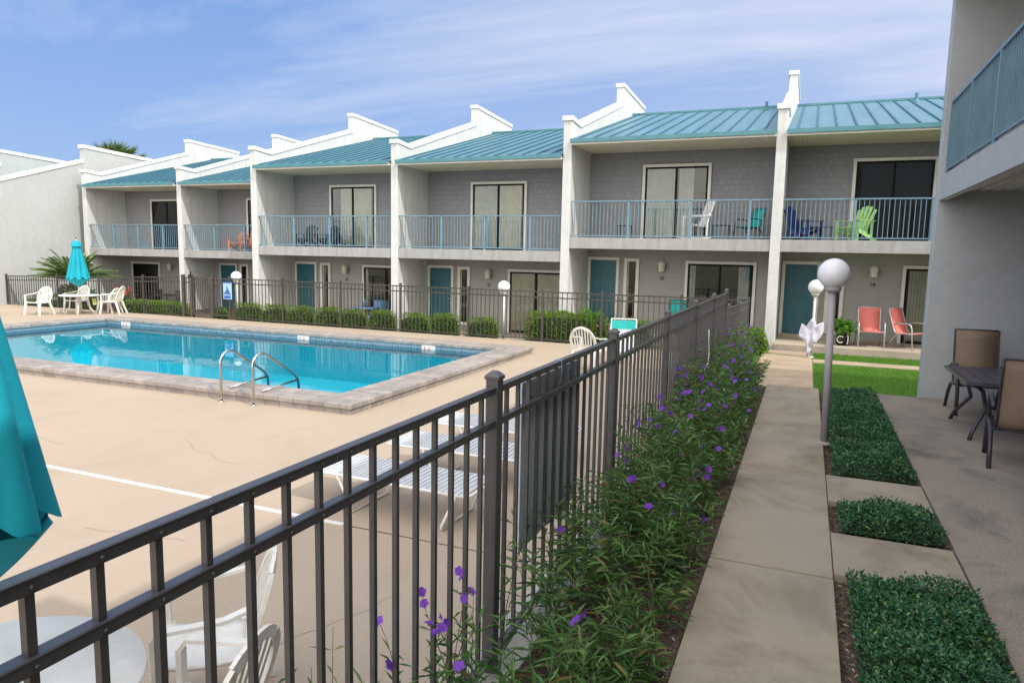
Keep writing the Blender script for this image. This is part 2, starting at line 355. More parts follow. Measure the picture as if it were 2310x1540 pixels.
g=MB(); g.box(-22.5,-3.85,5.24,5.30,DK,DK+.004); struct(g,'painted_deck_stripe',M['stripe'])
g=MB(); g.box(-3.84,-1.52,5.255,5.267,DK,DK+.003); g.box(-12,-5.3,2.62,2.63,DK,DK+.003); struct(g,'deck_joint',M['soil'])
g=MB()
for (x,y,L,a) in ((-5.9,4.2,1.1,.35),(-7.5,6.8,1.6,-.25),(-10.6,5.9,2.0,.12),(-5.2,9.4,1.3,.8),(-3.0,3.4,1.0,1.2),(-4.8,12.5,1.7,1.4)):
    px,py=x,y
    for k in range(9):
        a2=a+random.uniform(-.5,.5); qx,qy=px+math.cos(a2)*L/9,py+math.sin(a2)*L/9; nx,ny=-math.sin(a2)*.0022,math.cos(a2)*.0022
        g.add([(px-nx,py-ny,DK+.0015),(qx-nx,qy-ny,DK+.0015),(qx+nx,qy+ny,DK+.0015),(px+nx,py+ny,DK+.0015)],[(0,1,2,3)]); px,py=qx,qy
struct(g,'deck_crack',mat('crack_brown',(.20,.15,.11),.9))  # thin brown lines drawn as cracks in the deck
# kerb under side fence + upper terrace
g=MB(); g.box(-1.505,-1.24,-7,13.9,-.8,-.015); struct(g,'retaining_kerb',M['kerb'],bevel=.008)
g=MB(); 
N1,N2=5,60
for i in range(1): pass
g.box(-1.24,-.52,-7,12.5,-.7,-.03); g.box(-.52,1.14,-7,12.5,-.7,-.06)
struct(g,'planting_soil',M['soil'])
g=MB()
for y0,y1 in ((-7,-2.2),(-2.188,.3),(.312,2.62),(2.634,4.96),(4.980,7.45),(7.472,9.98),(10.0,12.55)): g.box(-.51,.292,y0,y1,-.5,0)
struct(g,'walkway',M['walk'],bevel=.006)
g=MB()
for y0,y1 in ((5.06,5.86),(6.66,7.47),(1.3,2.1)): g.box(.298,1.122,y0,y1,-.4,-.004)
struct(g,'stepping_slabs',M['walk'],bevel=.006)
g=MB()
for y0,y1 in ((-7,1.0),(1.008,6.2),(6.208,12.5)): g.box(1.135,4.2,y0,y1,-.4,.0)
g.box(4.2,12,-7,12.5,-.4,0.0)
struct(g,'covered_patio',M['patio'],bevel=.006)
LW=-.30
g=MB(); g.box(-1.45,14,12.56,19.9,-.8,LW-.035); struct(g,'lawn_soil',M['lawnbase'])
g=MB()
for y0,y1 in ((12.6,14.9),(14.91,17.2),(17.21,19.9)): g.box(-.95,.24,y0,y1,-.7,LW)
struct(g,'lower_walkway',M['walk_far'],bevel=.006)
g=MB(); g.box(.25,12,17.95,18.55,-.7,LW+.004); struct(g,'crossing_path',M['walk_far'],bevel=.006)
g=MB(); g.box(-31.2,-1.45,19.33,24.6,-.79,-.60); struct(g,'hedge_bed_soil',M['soil'])
# lawn blades
def lawn(x0,x1,y0,y1,n_,z):
    p=np.stack([rng.uniform(x0,x1,n_),rng.uniform(y0,y1,n_),np.full(n_,z)],1); d=rng.normal(size=(n_,3))*.35; d[:,2]=1
    return leaves(p,d,rng.uniform(.03,.065,n_),.009)
lb=[(*lawn(.27,9,18.57,19.88,26000,LW-.03),0),(*lawn(.27,7,12.7,17.93,60000,LW-.03),0)]
o=obj('lawn_grass',npmesh('lawn_grass',lb,[M['grass']])); tag(o,'mown green lawn in two strips split by a narrow concrete path','grass',kind='stuff')
# ------------------------------------------------------------------ pool
pool=MB()
zb=-1.55; zw=-.455
pool.box(PX0-.3,PX1+.3,PY0-.3,PY1+.3,zb-.2,zb)
pool.box(PX0-.3,PX0,PY0-.3,PY1+.3,zb,-.47);pool.box(PX1,PX1+.3,PY0-.3,PY1+.3,zb,-.47);pool.box(PX0,PX1,PY0-.3,PY0,zb,-.47);pool.box(PX0,PX1,PY1,PY1+.3,zb,-.47)
struct(pool,'pool_basin',M['plaster'])
t=MB(); t.box(PX0-.005,PX1+.005,PY1-.012,PY1+.2,-.62,-.352); t.box(PX0-.005,PX1+.005,PY0-.2,PY0+.012,-.62,-.352); struct(t,'pool_tile_band',M['tile'])
t=MB(); t.box(PX0-.2,PX0+.012,PY0+.02,PY1-.02,-.62,-.352); t.box(PX1-.012,PX1+.2,PY0+.02,PY1-.02,-.62,-.352); struct(t,'pool_tile_band',M['tile_y'])
w=MB(); w.add([(PX0+.005,PY0+.005,zw),(PX1-.005,PY0+.005,zw),(PX1-.005,PY1-.005,zw),(PX0+.005,PY1-.005,zw)],[(0,1,2,3)]); struct(w,'pool_water',M['water'])
def coping(hor):
    c=MB()
    if hor:
        for y0,y1 in ((PY0-CW,PY0+.03),(PY1-.03,PY1+CW)): c.box(PX0-CW,PX1+CW,y0,y1,-.352,-.27)
        for y0,y1 in ((PY0-CW+.03,PY0-.02),(PY1+.02,PY1+CW-.03)): c.box(PX0-CW+.03,PX1+CW-.03,y0,y1,DK-.02,-.352)
    else:
        for x0,x1 in ((PX0-CW,PX0+.03),(PX1-.03,PX1+CW)): c.box(x0,x1,PY0+.035,PY1-.035,-.352,-.268)
        for x0,x1 in ((PX0-CW+.03,PX0-.02),(PX1+.02,PX1+CW-.03)): c.box(x0,x1,PY0,PY1,DK-.02,-.353)
    return c
struct(coping(1),'pool_coping',M['paver'],bevel=.012); struct(coping(0),'pool_coping',M['paver_y'],bevel=.012)
for i,(mx,lb_) in enumerate(((-20.3,'small white depth tile on the pool wall near the far left corner'),(-13.2,'small white depth tile on the far pool wall behind the ladder'),(-9.12,'small white depth tile on the far pool wall near the right end'))):
    th=thing('depth_marker',lb_,'depth marker',(mx,PY1-.015,-.42),0,'white depth tiles along the far pool wall')
    b=MB(); b.box(-.2,.2,-.008,.0,-.075,.075); build(b,'tile_plate',M['marker'],th)
    [build(MB().box(*q),'digit',M['coral'],th) for q in ((-.13,-.09,-.012,-.009,-.05,.04),(-.02,.08,-.012,-.009,-.045,-.02),(.0,.06,-.012,-.009,.005,.03))]
# ladder
lad=thing('pool_ladder','stainless steel grab rails arching over the pool coping','pool ladder',(0,0,0))
for x in (-8.87,-8.19):
    b=MB(); y0=PY0-CW-.13
    P=[(x,y0,DK),(x,y0,.18)]+arc((x,y0+.2,.2),.2,math.pi,math.pi*.28,7,'yz')
    P+=[(x,y0+.85,.03),(x,y0+1.0,-.07)]+[(x,y0+1.1,-.18),(x,y0+1.12,-.35),(x,y0+1.12,-.95)]
    b.tube(P,.022,10); build(b,'grab_rail',M['steel'],lad,True)
    b=MB(); b.tube([(x,y0+1.1,-.18),(x,y0+.2,-.235)],.019,8); build(b,'cross_bar',M['steel'],lad,True)
    b=MB(); b.lathe([(.045,0),(.045,.012),(.024,.02)],14,(x,y0,DK)); build(b,'base_flange',M['steel'],lad,True)
b=MB()
for z in (-.62,-.9): b.box(-8.87,-8.19,PY0+.34,PY0+.42,z,z+.02)
build(b,'tread',M['plastic'],lad)
# ------------------------------------------------------------------ fences
def fence(root,pts,h,mname,panel_sp,post_w=.06,rail=(.034,.034),pk=.018,screws=False,first=True,last=True,bot=.06):
    """pts: list of (x,y,ztop)"""
    mt=M[mname]
    for i,(x,y,z) in enumerate(pts):
        if (i==0 and not first) or (i==len(pts)-1 and not last): continue
        b=MB(); w=post_w/2; b.box(x-w,x+w,y-w,y+w,z-h-.02,z+.035)
        build(b,'post',mt,root,bevel=.004)
        b=MB(); w=post_w/2+.006; b.box(x-w,x+w,y-w,y+w,z+.035,z+.052)
        b.add([(x-w,y-w,z+.052),(x+w,y-w,z+.052),(x+w,y+w,z+.052),(x-w,y+w,z+.052),(x-w*.35,y-w*.35,z+.076),(x+w*.35,y-w*.35,z+.076),(x+w*.35,y+w*.35,z+.076),(x-w*.35,y+w*.35,z+.076)],[(0,1,5,4),(1,2,6,5),(2,3,7,6),(3,0,4,7),(4,5,6,7)])
        build(b,'post_cap',mt,root,bevel=.003)
    for i in range(len(pts)-1):
        A=Vector(pts[i]);B=Vector(pts[i+1]); D=B-A; L=D.length; u=D/L; e=u*(post_w/2); rw,rh=rail
        for k,dz in enumerate((0,-.165,-(h-bot-.02))):
            b=MB(); a1=A+e+Vector((0,0,dz-rh/2)); b1=B-e+Vector((0,0,dz-rh/2)); b.bar(a1,b1,rw,rh)
            b.bar(a1+Vector((0,0,rh/2-.004)),b1+Vector((0,0,rh/2-.004)),rw+.006,.006)
            build(b,'rail',mt,root,bevel=.0025 if screws else 0)
        b=MB(); nn=max(1,round(L/panel_sp)); s=pk/2
        sc=MB(); nrm=Vector((u.y,-u.x,0))
        for j in range(1,nn):
            p=A+D*(j/nn); q=p-Vector((0,0,.02)); r=p-Vector((0,0,h-.03)); b.bar(q,r,pk,pk,up=(u.x,u.y,0))
            if screws:
                for dz in (-rh*.62,-.165-rh*.62):
                    c=p+Vector((0,0,dz))+nrm*(rw/2); sc.sphere(c,.0062,8,5)
        build(b,'picket_panel',mt,root)
        if sc.v: build(sc,'screws',M['steel_dark'],root,True)
M['steel_dark']=mat('screw_heads',(.10,.11,.11),.4,metal=.5)
ZT=1.46
r=thing('side_fence','dark grey metal picket fence running beside the flower bed and walkway','fence',(0,0,0))
fence(r,[(-1.37,y,ZT) for y in (-1.6,.70,3.10,5.40,7.70,9.80,11.80,13.72)],1.47,'fence',.152,rail=(.036,.036),pk=.020,post_w=.066,screws=True,first=False)
r=thing('lower_fence','short dark fence section stepping down beyond the long side fence','fence',(0,0,0))
fence(r,[(-1.62,14.3,1.03),(-1.56,16.25,1.03),(-1.44,17.2,1.035),(-1.37,19.34,1.03)],1.42,'fence',.14,last=False)
r=thing('far_fence','brown grey picket fence between the pool deck and the clipped shrubs','fence',(0,0,0))
fence(r,[(x,19.4,1.03) for x in (-1.37,-3.1,-5.3,-7.08,-9.5,-11.9,-14.2,-16.6,-18.95)],1.47,'fence_far',.145,pk=.02,rail=(.035,.035))
r=thing('left_fence','grey picket fence behind the white plastic chairs, stepping down to the left','fence',(0,0,0))
fence(r,[(-21.3,19.4,1.02),(-23.2,19.4,.96),(-25.6,19.4,.90),(-28,19.4,.84),(-31.15,19.4,.76)],1.47,'fence_far',.145,pk=.02,rail=(.035,.035),first=False)
r=thing('pool_gate','dark grey gate with closer bars between two thick posts','gate',(0,0,0))
for x in (-21.15,-20.75,-19.75):
    b=MB(); w=.055; b.box(x-w,x+w,19.4-w,19.4+w,DK,1.10); build(b,'gate_post',M['fence_far'],r,bevel=.005)
b=MB(); 
for z in (.98,.80,-.33): b.box(-20.69,-19.81,19.375,19.425,z,z+.05)
b.box(-20.68,-20.63,19.37,19.43,-.36,1.04); b.box(-19.86,-19.81,19.37,19.43,-.36,1.04); build(b,'gate_frame',M['fence_far'],r)
b=MB()
for k in range(9): x=-20.63+.086*(k+.5); b.box(x-.011,x+.011,19.39,19.41,-.33,1.0)
build(b,'gate_bars',M['fence_far'],r)
b=MB(); b.box(-20.8,-20.7,19.3,19.37,1.02,1.12); b.tube([(-20.72,19.34,1.12),(-20.72,19.34,1.22)],.03,8); build(b,'latch',M['black'],r)
for xa,xb,xs in ((-21.1,-20.8,(-21.0,-20.9)),(-19.7,-18.98,(-19.55,-19.4,-19.25,-19.1))):
    b=MB()
    for z in (.98,.80,-.33): b.box(xa,xb,19.38,19.42,z,z+.04)
    for x in xs: b.box(x-.01,x+.01,19.39,19.41,-.36,1.0)
    build(b,'side_panel',M['fence_far'],r)
# board on the inner side of the side fence
r=thing('notice_board','grey board fixed flat behind the pickets of the side fence','board',(-1.405,3.56,.42))
b=MB(); b.box(-.022,-.002,0,1.03,0,.975); build(b,'panel',M['board'],r,bevel=.003)
b=MB(); 
for y in (.1,.9):
    for z in (.1,.86): b.box(-.03,.006,y,y+.04,z,z+.02)
build(b,'bracket',M['fence'],r)
# cable ties on fence
for (y,c,lb_) in ((4.05,'signpale','pale blue cable tie looped round the top rail of the side fence'),):
    b=MB(); z=ZT-.018; b.bar((-1.392,y,ZT-.04),(-1.392,y,ZT+.003),.004,.002);b.bar((-1.392,y,ZT+.003),(-1.348,y,ZT+.003),.004,.003);b.bar((-1.346,y,ZT+.003),(-1.346,y+.01,ZT-.085),.004,.002)
    o=build(b,'cable_tie',M[c]); tag(o,lb_,'cable tie')
# ------------------------------------------------------------------ townhouses
YF=20.2
def text_mesh(s,size,mt,parent,loc,rx=90,name='house_number'):
    cu=bpy.data.curves.new('t','FONT'); cu.body=s; cu.size=size; cu.extrude=.006; cu.align_x='CENTER'
    to=bpy.data.objects.new('t',cu); COL.objects.link(to); bpy.context.view_layer.update()
    me=bpy.data.meshes.new_from_object(to.evaluated_get(bpy.context.evaluated_depsgraph_get())); bpy.data.objects.remove(to)
    me.materials.clear(); me.materials.append(mt); o=obj(name,me,parent); o.location=loc; o.rotation_euler=(R(rx),0,0); return o
FT=.26; PIT=5.60
def fin_profile(yf,o,zb=-1.0,rear=9.5):
    return [(yf,zb),(yf,6.06+o),(yf+.8,5.99+o),(yf+5.9,7.60+o),(yf+5.9,8.27+o),(yf+rear,8.12+o),(yf+rear,zb)]
def fin_parts(root,x0,x1,yf,o,mt=None,zb=-1.0,rear=9.5):
    mt=mt or M['stucco']
    f=MB(); f.prismX(fin_profile(yf,o,zb,rear),x0,x1); w=build(f,'fin_wall',mt,root,bevel=.01)
    c=MB(); e=.035; t=.14
    def strip(p,q): 
        (ya,za),(yb,zb_)=p,q
        c.prismX([(ya,za-t+.05),(yb,zb_-t+.05),(yb,zb_+.05),(ya,za+.05)],x0-e,x1+e)
    strip((yf-.05,6.06+o),(yf+.8,5.99+o)); strip((yf+.8,5.99+o),(yf+5.87,7.59+o)); strip((yf+5.86,8.27+o),(yf+rear,8.12+o))
    build(c,'parapet_coping',M['cap'],w,bevel=.01)
def slider(root,x0,x1,z0,z1,y,kind,leftc=None):
    """patio door: trim -> frame, glass, blinds"""
    t=MB(); tw=.085
    t.box(x0,x0+tw,y-.075,y-.001,z0,z1); t.box(x1-tw,x1,y-.075,y-.001,z0,z1); t.box(x0+tw,x1-tw,y-.075,y-.001,z1-tw,z1)
    tr=build(t,'patio_door',M['trim'],root,bevel=.004)
    a,b_,c=x0+tw,x1-tw,z1-tw; m=(a+b_)/2; f=MB(); fw_=.055
    f.box(a,a+fw_,y-.06,y-.002,z0,c); f.box(b_-fw_,b_,y-.06,y-.002,z0,c); f.box(a+fw_,b_-fw_,y-.06,y-.002,c-fw_,c); f.box(a+fw_,b_-fw_,y-.06,y-.002,z0,z0+fw_); f.box(m-.03,m+.03,y-.066,y-.004,z0+fw_,c-fw_)
    build(f,'frame',M['bronze'],tr)
    g=MB(); g.box(a+fw_,m-.03,y-.048,y-.044,z0+fw_,c-fw_); g.box(m+.03,b_-fw_,y-.040,y-.036,z0+fw_,c-fw_); build(g,'pane',M['glass'],tr)
    g=MB(); g.box(a+fw_,b_-fw_,y-.012,y-.006,z0+fw_,c-fw_); build(g,'dark_interior',M['dark'],tr)
    for (u0,u1,mt) in kind:
        p=MB(); xa=a+fw_+(b_-a-2*fw_)*u0; xb=a+fw_+(b_-a-2*fw_)*u1; nb=max(2,int((xb-xa)/.075))
        for k in range(nb):
            q=xa+(xb-xa)*k/nb; dx=(xb-xa)/nb; p.add([(q,y-.030,z0+fw_+.02),(q+dx*.94,y-.018,z0+fw_+.02),(q+dx*.94,y-.018,c-fw_),(q,y-.030,c-fw_)],[(0,1,2,3)])
        build(p,'blinds',M[mt],tr)
def unit(label,xf,yf,o,width,num,up,low,sky_z=0,rail_posts=(.28,.55,.82),has_door=True,vent=None,lowx=(3.13,5.2),lampx=2.42):
    """xf: right face of this unit's left fin; o: vertical offset"""
    root=thing('townhouse',label,'townhouse',(xf,yf,0),0,'townhouses in the stepped row behind the pool')
    W_=width; y=2.0
    fin_parts(root,-FT,0,0,o,zb=-1.0 if 0 else -1.0)
    zs0,zs1=2.29+o,2.60+o; ze=5.27+o; zp=-.15+o
    w=MB(); w.box(.001,W_-.001,y,y+.2,zs1-.02,ze+.6); build(w,'upper_wall',M['shingle'],root)
    w=MB(); w.box(.001,W_-.001,y,y+.2,-1.0,zs1-.02); build(w,'lower_wall',M['siding'],root)
    w=MB(); w.box(.002,W_-.002,.06,y-.001,zs0+.06,zs1); w.box(.002,W_-.002,.03,.06,zs0,zs1+.01); sl_=build(w,'balcony_slab',M['fascia'],root,bevel=.006)
    w=MB(); w.box(.002,W_-.002,.12,y-.002,zs0+.03,zs0+.058); build(w,'ceiling',M['stucco'],sl_)
    w=MB(); w.box(.002,W_-.002,-.12 if o>-.1 else .0,y-.001,zp-.45,zp); build(w,'patio_floor',M['patio_slab'],root,bevel=.01)
    # roof
    f=MB(); ye,zr=-.16,5.42+o; yr,zt=7.5,7.47+o; sl=(zt-zr)/(yr-ye)
    f.prismX([(ye,zr),(yr,zt),(yr+4.5,zt-1.2),(yr+4.5,zt-1.3),(yr,zt-.1),(ye,zr-.03)],.001,W_-.001)
    rf=build(f,'roof',M['roof'],root)
    f=MB(); k=0.25
    while k<W_-.1:
        f.prismX([(ye-.005,zr+.0),(yr,zt),(yr,zt+.038),(ye-.005,zr+.038)],k-.02,k+.02); k+=.46
    build(f,'roof_seams',M['seam'],rf)
    f=MB(); f.box(.001,W_-.001,yr-.12,yr+.12,zt-.02,zt+.05); build(f,'ridge_cap',M['teal_metal'],rf)
    f=MB(); f.box(.001,W_-.001,ye-.02,ye+.02,zr-.10,zr+.012); build(f,'eave_flashing',M['teal_metal'],rf)
    f=MB(); f.box(.001,W_-.001,-.12,-.09,ze,zr-.04); build(f,'fascia_board',M['trim'],rf)
    f=MB(); f.box(.001,W_-.001,-.09,y,ze+.02,ze+.05); build(f,'soffit',M['soffit'],rf)
    if vent:
        f=MB(); yy=6.6; zz_=zr+sl*(yy-ye); f.lathe([(.05,-.1),(.05,.28),(.0,.28)],10,(vent,yy,zz_)); f.lathe([(.12,-.02),(.06,.08)],10,(vent,yy,zz_)); build(f,'vent_pipe',M['teal_metal'],rf)
    # railing
    rl=MB(); zt_=zs1+1.06
    rl.bar((0.0,.10,zt_),(W_,.10,zt_),.06,.035); rl.bar((0,.10,zs1+.07),(W_,.10,zs1+.07),.035,.03); rr=build(rl,'balcony_railing',M['rail'],root)
    rl=MB(); nb=int(W_/.112)
    for k in range(1,nb): x=W_*k/nb; rl.box(x-.008,x+.008,.092,.108,zs1+.07,zt_-.015)
    build(rl,'balusters',M['rail'],rr)
    for q in rail_posts:
        rl=MB(); x=W_*q; rl.box(x-.03,x+.03,.07,.13,zs1-.01,zt_+.0); build(rl,'railing_post',M['rail'],rr)
    # openings
    slider(root,1.70,3.76,zs1+.01,4.90+o,y,up)
    slider(root,lowx[0],lowx[1],zp,1.99+o,y,low)
    if has_door:
        t=MB(); x0,x1,zt2=.03,1.06,2.05+o; zz0=zp+.09; t.box(x0,x0+.09,y-.06,y-.001,zz0,zt2); t.box(x1-.09,x1,y-.06,y-.001,zz0,zt2); t.box(x0+.09,x1-.09,y-.06,y-.001,zt2-.09,zt2)
        dt=build(t,'door_trim',M['trim'],root,bevel=.004)
        d=MB(); d.box(x0+.09,x1-.09,y-.03,y-.002,zz0+.02,zt2-.09)
        dd=build(d,'door',M['door'],root)
        d=MB(); cx=(x0+x1)/2; H=zt2-.09-zz0
        for s in (-1,1):
            for (u0,u1) in ((.06,.40),(.46,.80),(.85,.95)):
                xa=cx+s*.055 if s>0 else cx-.36; xb=cx+.36 if s>0 else cx-.055
                za=zz0+H*u0; zb2=zz0+H*u1
                for bx in ((xa,xb,za,za+.02),(xa,xb,zb2-.02,zb2),(xa,xa+.02,za+.02,zb2-.02),(xb-.02,xb,za+.02,zb2-.02)): d.box(bx[0],bx[1],y-.042,y-.0301,bx[2],bx[3])
        build(d,'door_panels',M['door'],dd)
        d=MB(); d.sphere((x1-.16,y-.07,zz0+.95),.03,10,8); d.box(x1-.18,x1-.14,y-.05,y-.031,zz0+1.08,zz0+1.13); build(d,'door_handle',M['steel'],dd,True)
        d=MB(); d.box(x0,x1,y-.12,y-.002,zp,zz0); build(d,'door_step',M['patio_slab'],root)
        # sidelight
        t=MB(); x0,x1,z0=1.22,1.70,.0+o; t.box(x0,x0+.1,y-.06,y-.001,z0,zt2-.02); t.box(x1-.1,x1,y-.06,y-.001,z0,zt2-.02); t.box(x0+.1,x1-.1,y-.06,y-.001,zt2-.12,zt2-.02); t.box(x0+.1,x1-.1,y-.06,y-.001,z0,z0+.1)
        tr=build(t,'side_window',M['trim'],root,bevel=.004)
        t=MB(); t.box(x0+.1,x1-.1,y-.02,y-.003,z0+.1,zt2-.12); build(t,'dark_interior',M['dark'],tr)
        t=MB(); t.box(x0+.1,x0+.16,y-.035,y-.021,z0+.1,zt2-.12); build(t,'blinds',M['blind'],tr)
        t=MB(); t.box(x0+.1,x1-.1,y-.046,y-.042,z0+.1,zt2-.12); build(t,'pane',M['glass'],tr)
    # wall lamp
    lx=lampx; lz=1.80+o
    l=MB(); l.box(lx-.06,lx+.06,y-.03,y-.001,lz-.02,lz+.16); l.lathe([(.0,.17),(.06,.165),(.10,.12),(.115,.06),(.115,.0)],16,(lx,y-.14,lz)); wl=build(l,'wall_lamp',M['lampw'],root,True)
    l=MB(); l.lathe([(.095,.03),(.10,-.13),(.08,-.16),(.0,-.165)],8,(lx,y-.14,lz)); build(l,'lamp_glass',M['lampw'],wl)
    if num: text_mesh(num,.15,M['bronze'],root,(lx,y-.012,1.38+o))
    return root
BL='blind';BC='blindcool'
U1=unit('townhouse nearest the right edge, coral chairs below and lime chair above',-.72,YF,0,5.6,'19',[],[(0.02,.45,BL)],vent=3.6,rail_posts=(.31,.62,.9))
U2=unit('townhouse numbered 20, with a white rocking chair on its balcony',-6.60,YF,0,5.62,'20',[(0,.48,BC),(.55,.80,BC)],[(0,.10,BC),(.80,.97,BC)],vent=4.9,rail_posts=(.31,.62,.9))
U3=unit('townhouse with an empty balcony and closed tan blinds behind the globe lamp',-12.50,YF,-.41,5.64,'21',[(0,.48,BC),(.52,.97,BL)],[(0.0,.46,BL),(.52,1,BL)])
U4=unit('townhouse third from the left with blue chairs and a table on its patio',-18.36,YF,-.41,5.6,'22',[(.2,.48,BL),(.52,.95,BL)],[(0,.06,BC)])
U5=unit('townhouse with orange chairs on its balcony behind the pool gate',-24.58,YF+2.4,-.63,6.0,None,[(0,.1,BC)],[])
U6=unit('leftmost full townhouse of the row, beside the big white end wall',-30.35,YF+2.4,-.63,5.52,None,[(.05,.3,BC)],[],lowx=(.30,2.15),has_door=False,lampx=2.85)
# fin closing unit 1 on the right
fin_parts(U1,5.6,5.86,0,0)
# white building left
WB=thing('white_building','large plain white building with stepped parapets at the left edge','building',(0,0,0))
for k,xx in enumerate((-31.2,-37.05,-42.9,-48.75)):
    yf=17.47; f=MB(); o_=-1.61
    f.prismX([(yf,-1.2),(yf,6.06+o_),(yf+.8,5.99+o_),(yf+5.75,7.60+o_),(yf+5.75,8.25+o_),(yf+14,7.85+o_),(yf+14,-1.2)],xx-.26,xx); w=build(f,'fin_wall',M['stucco_white'],WB)
    c=MB(); t=.16;e=.04
    for (p,q) in (((yf-.05,6.06+o_),(yf+.8,5.99+o_)),((yf+.8,5.99+o_),(yf+5.72,7.59+o_)),((yf+5.7,8.25+o_),(yf+14,7.85+o_))):
        c.prismX([(p[0],p[1]-t+.05),(q[0],q[1]-t+.05),(q[0],q[1]+.05),(p[0],p[1]+.05)],xx-.26-e,xx+e)
    build(c,'parapet_coping',M['cap'],w)
f=MB(); f.prismX([(17.9,3.9),(25.5,5.95),(30,4.9),(30,4.8),(25.5,5.85),(17.9,3.85)],-48.7,-31.47); build(f,'roof',M['roof'],WB)
f=MB(); f.box(-48.7,-31.47,20,20.2,-1.2,4.4); build(f,'front_wall',M['siding'],WB)
# ------------------------------------------------------------------ right building (camera side)
RB=thing('grey_building','grey stucco building with an upper balcony at the right edge','building',(0,0,0))
XF=1.75
def rfin(y0,y1):
    f=MB(); f.prismY([(XF,-.5),(XF,7.0),(XF+.8,6.95),(XF+5.9,8.5),(XF+5.9,9.2),(XF+9.5,9.1),(XF+9.5,-.5)],y0,y1); build(f,'fin_wall',M['stucco_grey'],RB,bevel=.012)
rfin(12.62,12.86); rfin(6.35,6.6); rfin(.1,.35); rfin(-6.2,-5.95)
f=MB(); f.box(XF+2.1,XF+2.3,-5.95,12.6,-.5,6.6); build(f,'rear_wall',M['siding'],RB)
f=MB()
for y0,y1 in ((6.602,12.618),(.352,6.348),(-5.948,.098)):
    f.box(XF+.03,XF+.065,y0,y1,3.03,3.40); f.box(XF+.065,XF+2.1,y0,y1,3.22,3.38)
sl_=build(f,'balcony_slab',M['stucco_grey'],RB,bevel=.006)
f=MB()
for y0,y1 in ((6.602,12.618),(.352,6.348)):
    k=XF+.22
    f.box(XF+.066,XF+.12,y0,y1,3.03,3.2)
    while k<XF+2.05: f.box(k,k+.10,y0,y1,3.17,3.218); k+=.16
build(f,'ceiling_boards',M['trim'],sl_)
for y0,y1 in ((6.602,12.618),(.352,6.348)):
    rl=MB(); X=XF+.10; zt_=3.38+1.10; rl.bar((X,y0,zt_),(X,y1,zt_),.05,.04); rl.bar((X,y0,3.50),(X,y1,3.50),.035,.03); rr=build(rl,'balcony_railing',M['rail'],RB)
    rl=MB(); nb=int((y1-y0)/.105)
    for k in range(1,nb): yy=y0+(y1-y0)*k/nb; rl.box(X-.009,X+.009,yy-.009,yy+.009,3.50,zt_-.01)
    build(rl,'balusters',M['rail'],rr)
    for q in (.0,.24,.49,.74):
        rl=MB(); yy=y1-.03-(y1-y0)*q; rl.box(X-.028,X+.028,yy-.028,yy+.028,3.36,zt_+.002); build(rl,'railing_post',M['rail'],rr)
f=MB(); f.prismY([(XF-.15,6.30),(XF+7.6,8.4),(XF+12,7.2),(XF+12,7.1),(XF+7.6,8.3),(XF-.15,6.24)],-5.95,12.6); rf=build(f,'roof',M['roof'],RB)
f=MB(); f.box(XF-.12,XF+2.1,-5.95,12.6,6.12,6.16); build(f,'soffit',M['soffit'],rf)
for y0 in (8.2,2.0):
    f=MB(); x=XF+2.1; f.box(x-.05,x-.001,y0,y0+2.2,0.0,2.15); f.box(x-.05,x-.001,y0,y0+2.2,3.4,5.5); tr=build(f,'patio_door',M['trim'],RB)
    f=MB(); f.box(x-.06,x-.051,y0+.1,y0+1.07,0.02,2.05);f.box(x-.06,x-.051,y0+1.12,y0+2.1,0.02,2.05); f.box(x-.06,x-.051,y0+.1,y0+2.1,3.45,5.4); build(f,'pane',M['dark'],tr)
# ------------------------------------------------------------------ lamps
def globe_lamp(name,label,loc,h,r,pr,pm,lean=0,group='globe lamps on posts'):
    root=thing(name,label,'lamp post',loc,0,group)
    b=MB(); b.tube([(lean,0,-.05),(0,0,h-2*r+.01)],pr,16); build(b,'post',pm,root,True)
    b=MB(); b.lathe([(pr,h-2*r-.05),(r*.5,h-2*r-.02),(r*.55,h-2*r+.02),(0,h-2*r+.03)],20); build(b,'collar',pm,root,True)
    b=MB(); b.sphere((0,0,h-r),r,32,20); build(b,'globe',M['globe'],root,True)
    b=MB(); b.lathe([(pr+.04,0),(pr+.035,.015),(pr,.03)],16,(lean,0,0)); build(b,'base_plate',pm,root,True)
    return root
globe_lamp('lamp_post','thick grey post with a large white globe beside the nearest leafy bed',(.275,8.82,-.02),2.14,.172,.041,M['pole'],.03)
globe_lamp('lamp_post','slim lamp post with a white globe and white cloth tied to it',(.21,18.9,LW),1.915,.178,.032,M['polew'])
globe_lamp('lamp_post','pale post with a white globe behind the far fence in front of the tan blinds',(-8.52,19.85,-.55),1.83,.19,.05,M['polew'])
L2=globe_lamp('lamp_post','pale post with a white globe just behind the blue sign by the gate',(-19.25,20.05,-.7),1.96,.19,.05,M['polew'])
# sign on fence
r=thing('pool_sign','blue and white sign with a dark bird shape hanging at the far fence','sign',(-18.95,19.30,.62))
b=MB(); b.box(-.19,.19,-.01,.01,-.33,.28); build(b,'plate',M['signpale'],r,bevel=.004)
b=MB(); b.box(-.19,.19,-.014,-.0101,.24,.28); b.box(-.15,.15,-.014,-.0101,-.30,-.20)
b.prismY([(-.05,.16),(.02,.08),(.08,-.05),(.14,-.12),(.0,-.10),(-.12,-.06),(-.03,0)],-.014,-.0101); b.prismY([(-.16,-.08),(.16,-.13),(.14,-.17),(-.15,-.14)],-.016,-.0145); build(b,'emblem',M['signblue'],r)
b=MB(); b.box(-.16,.16,-.0135,-.0101,-.04,.21); 
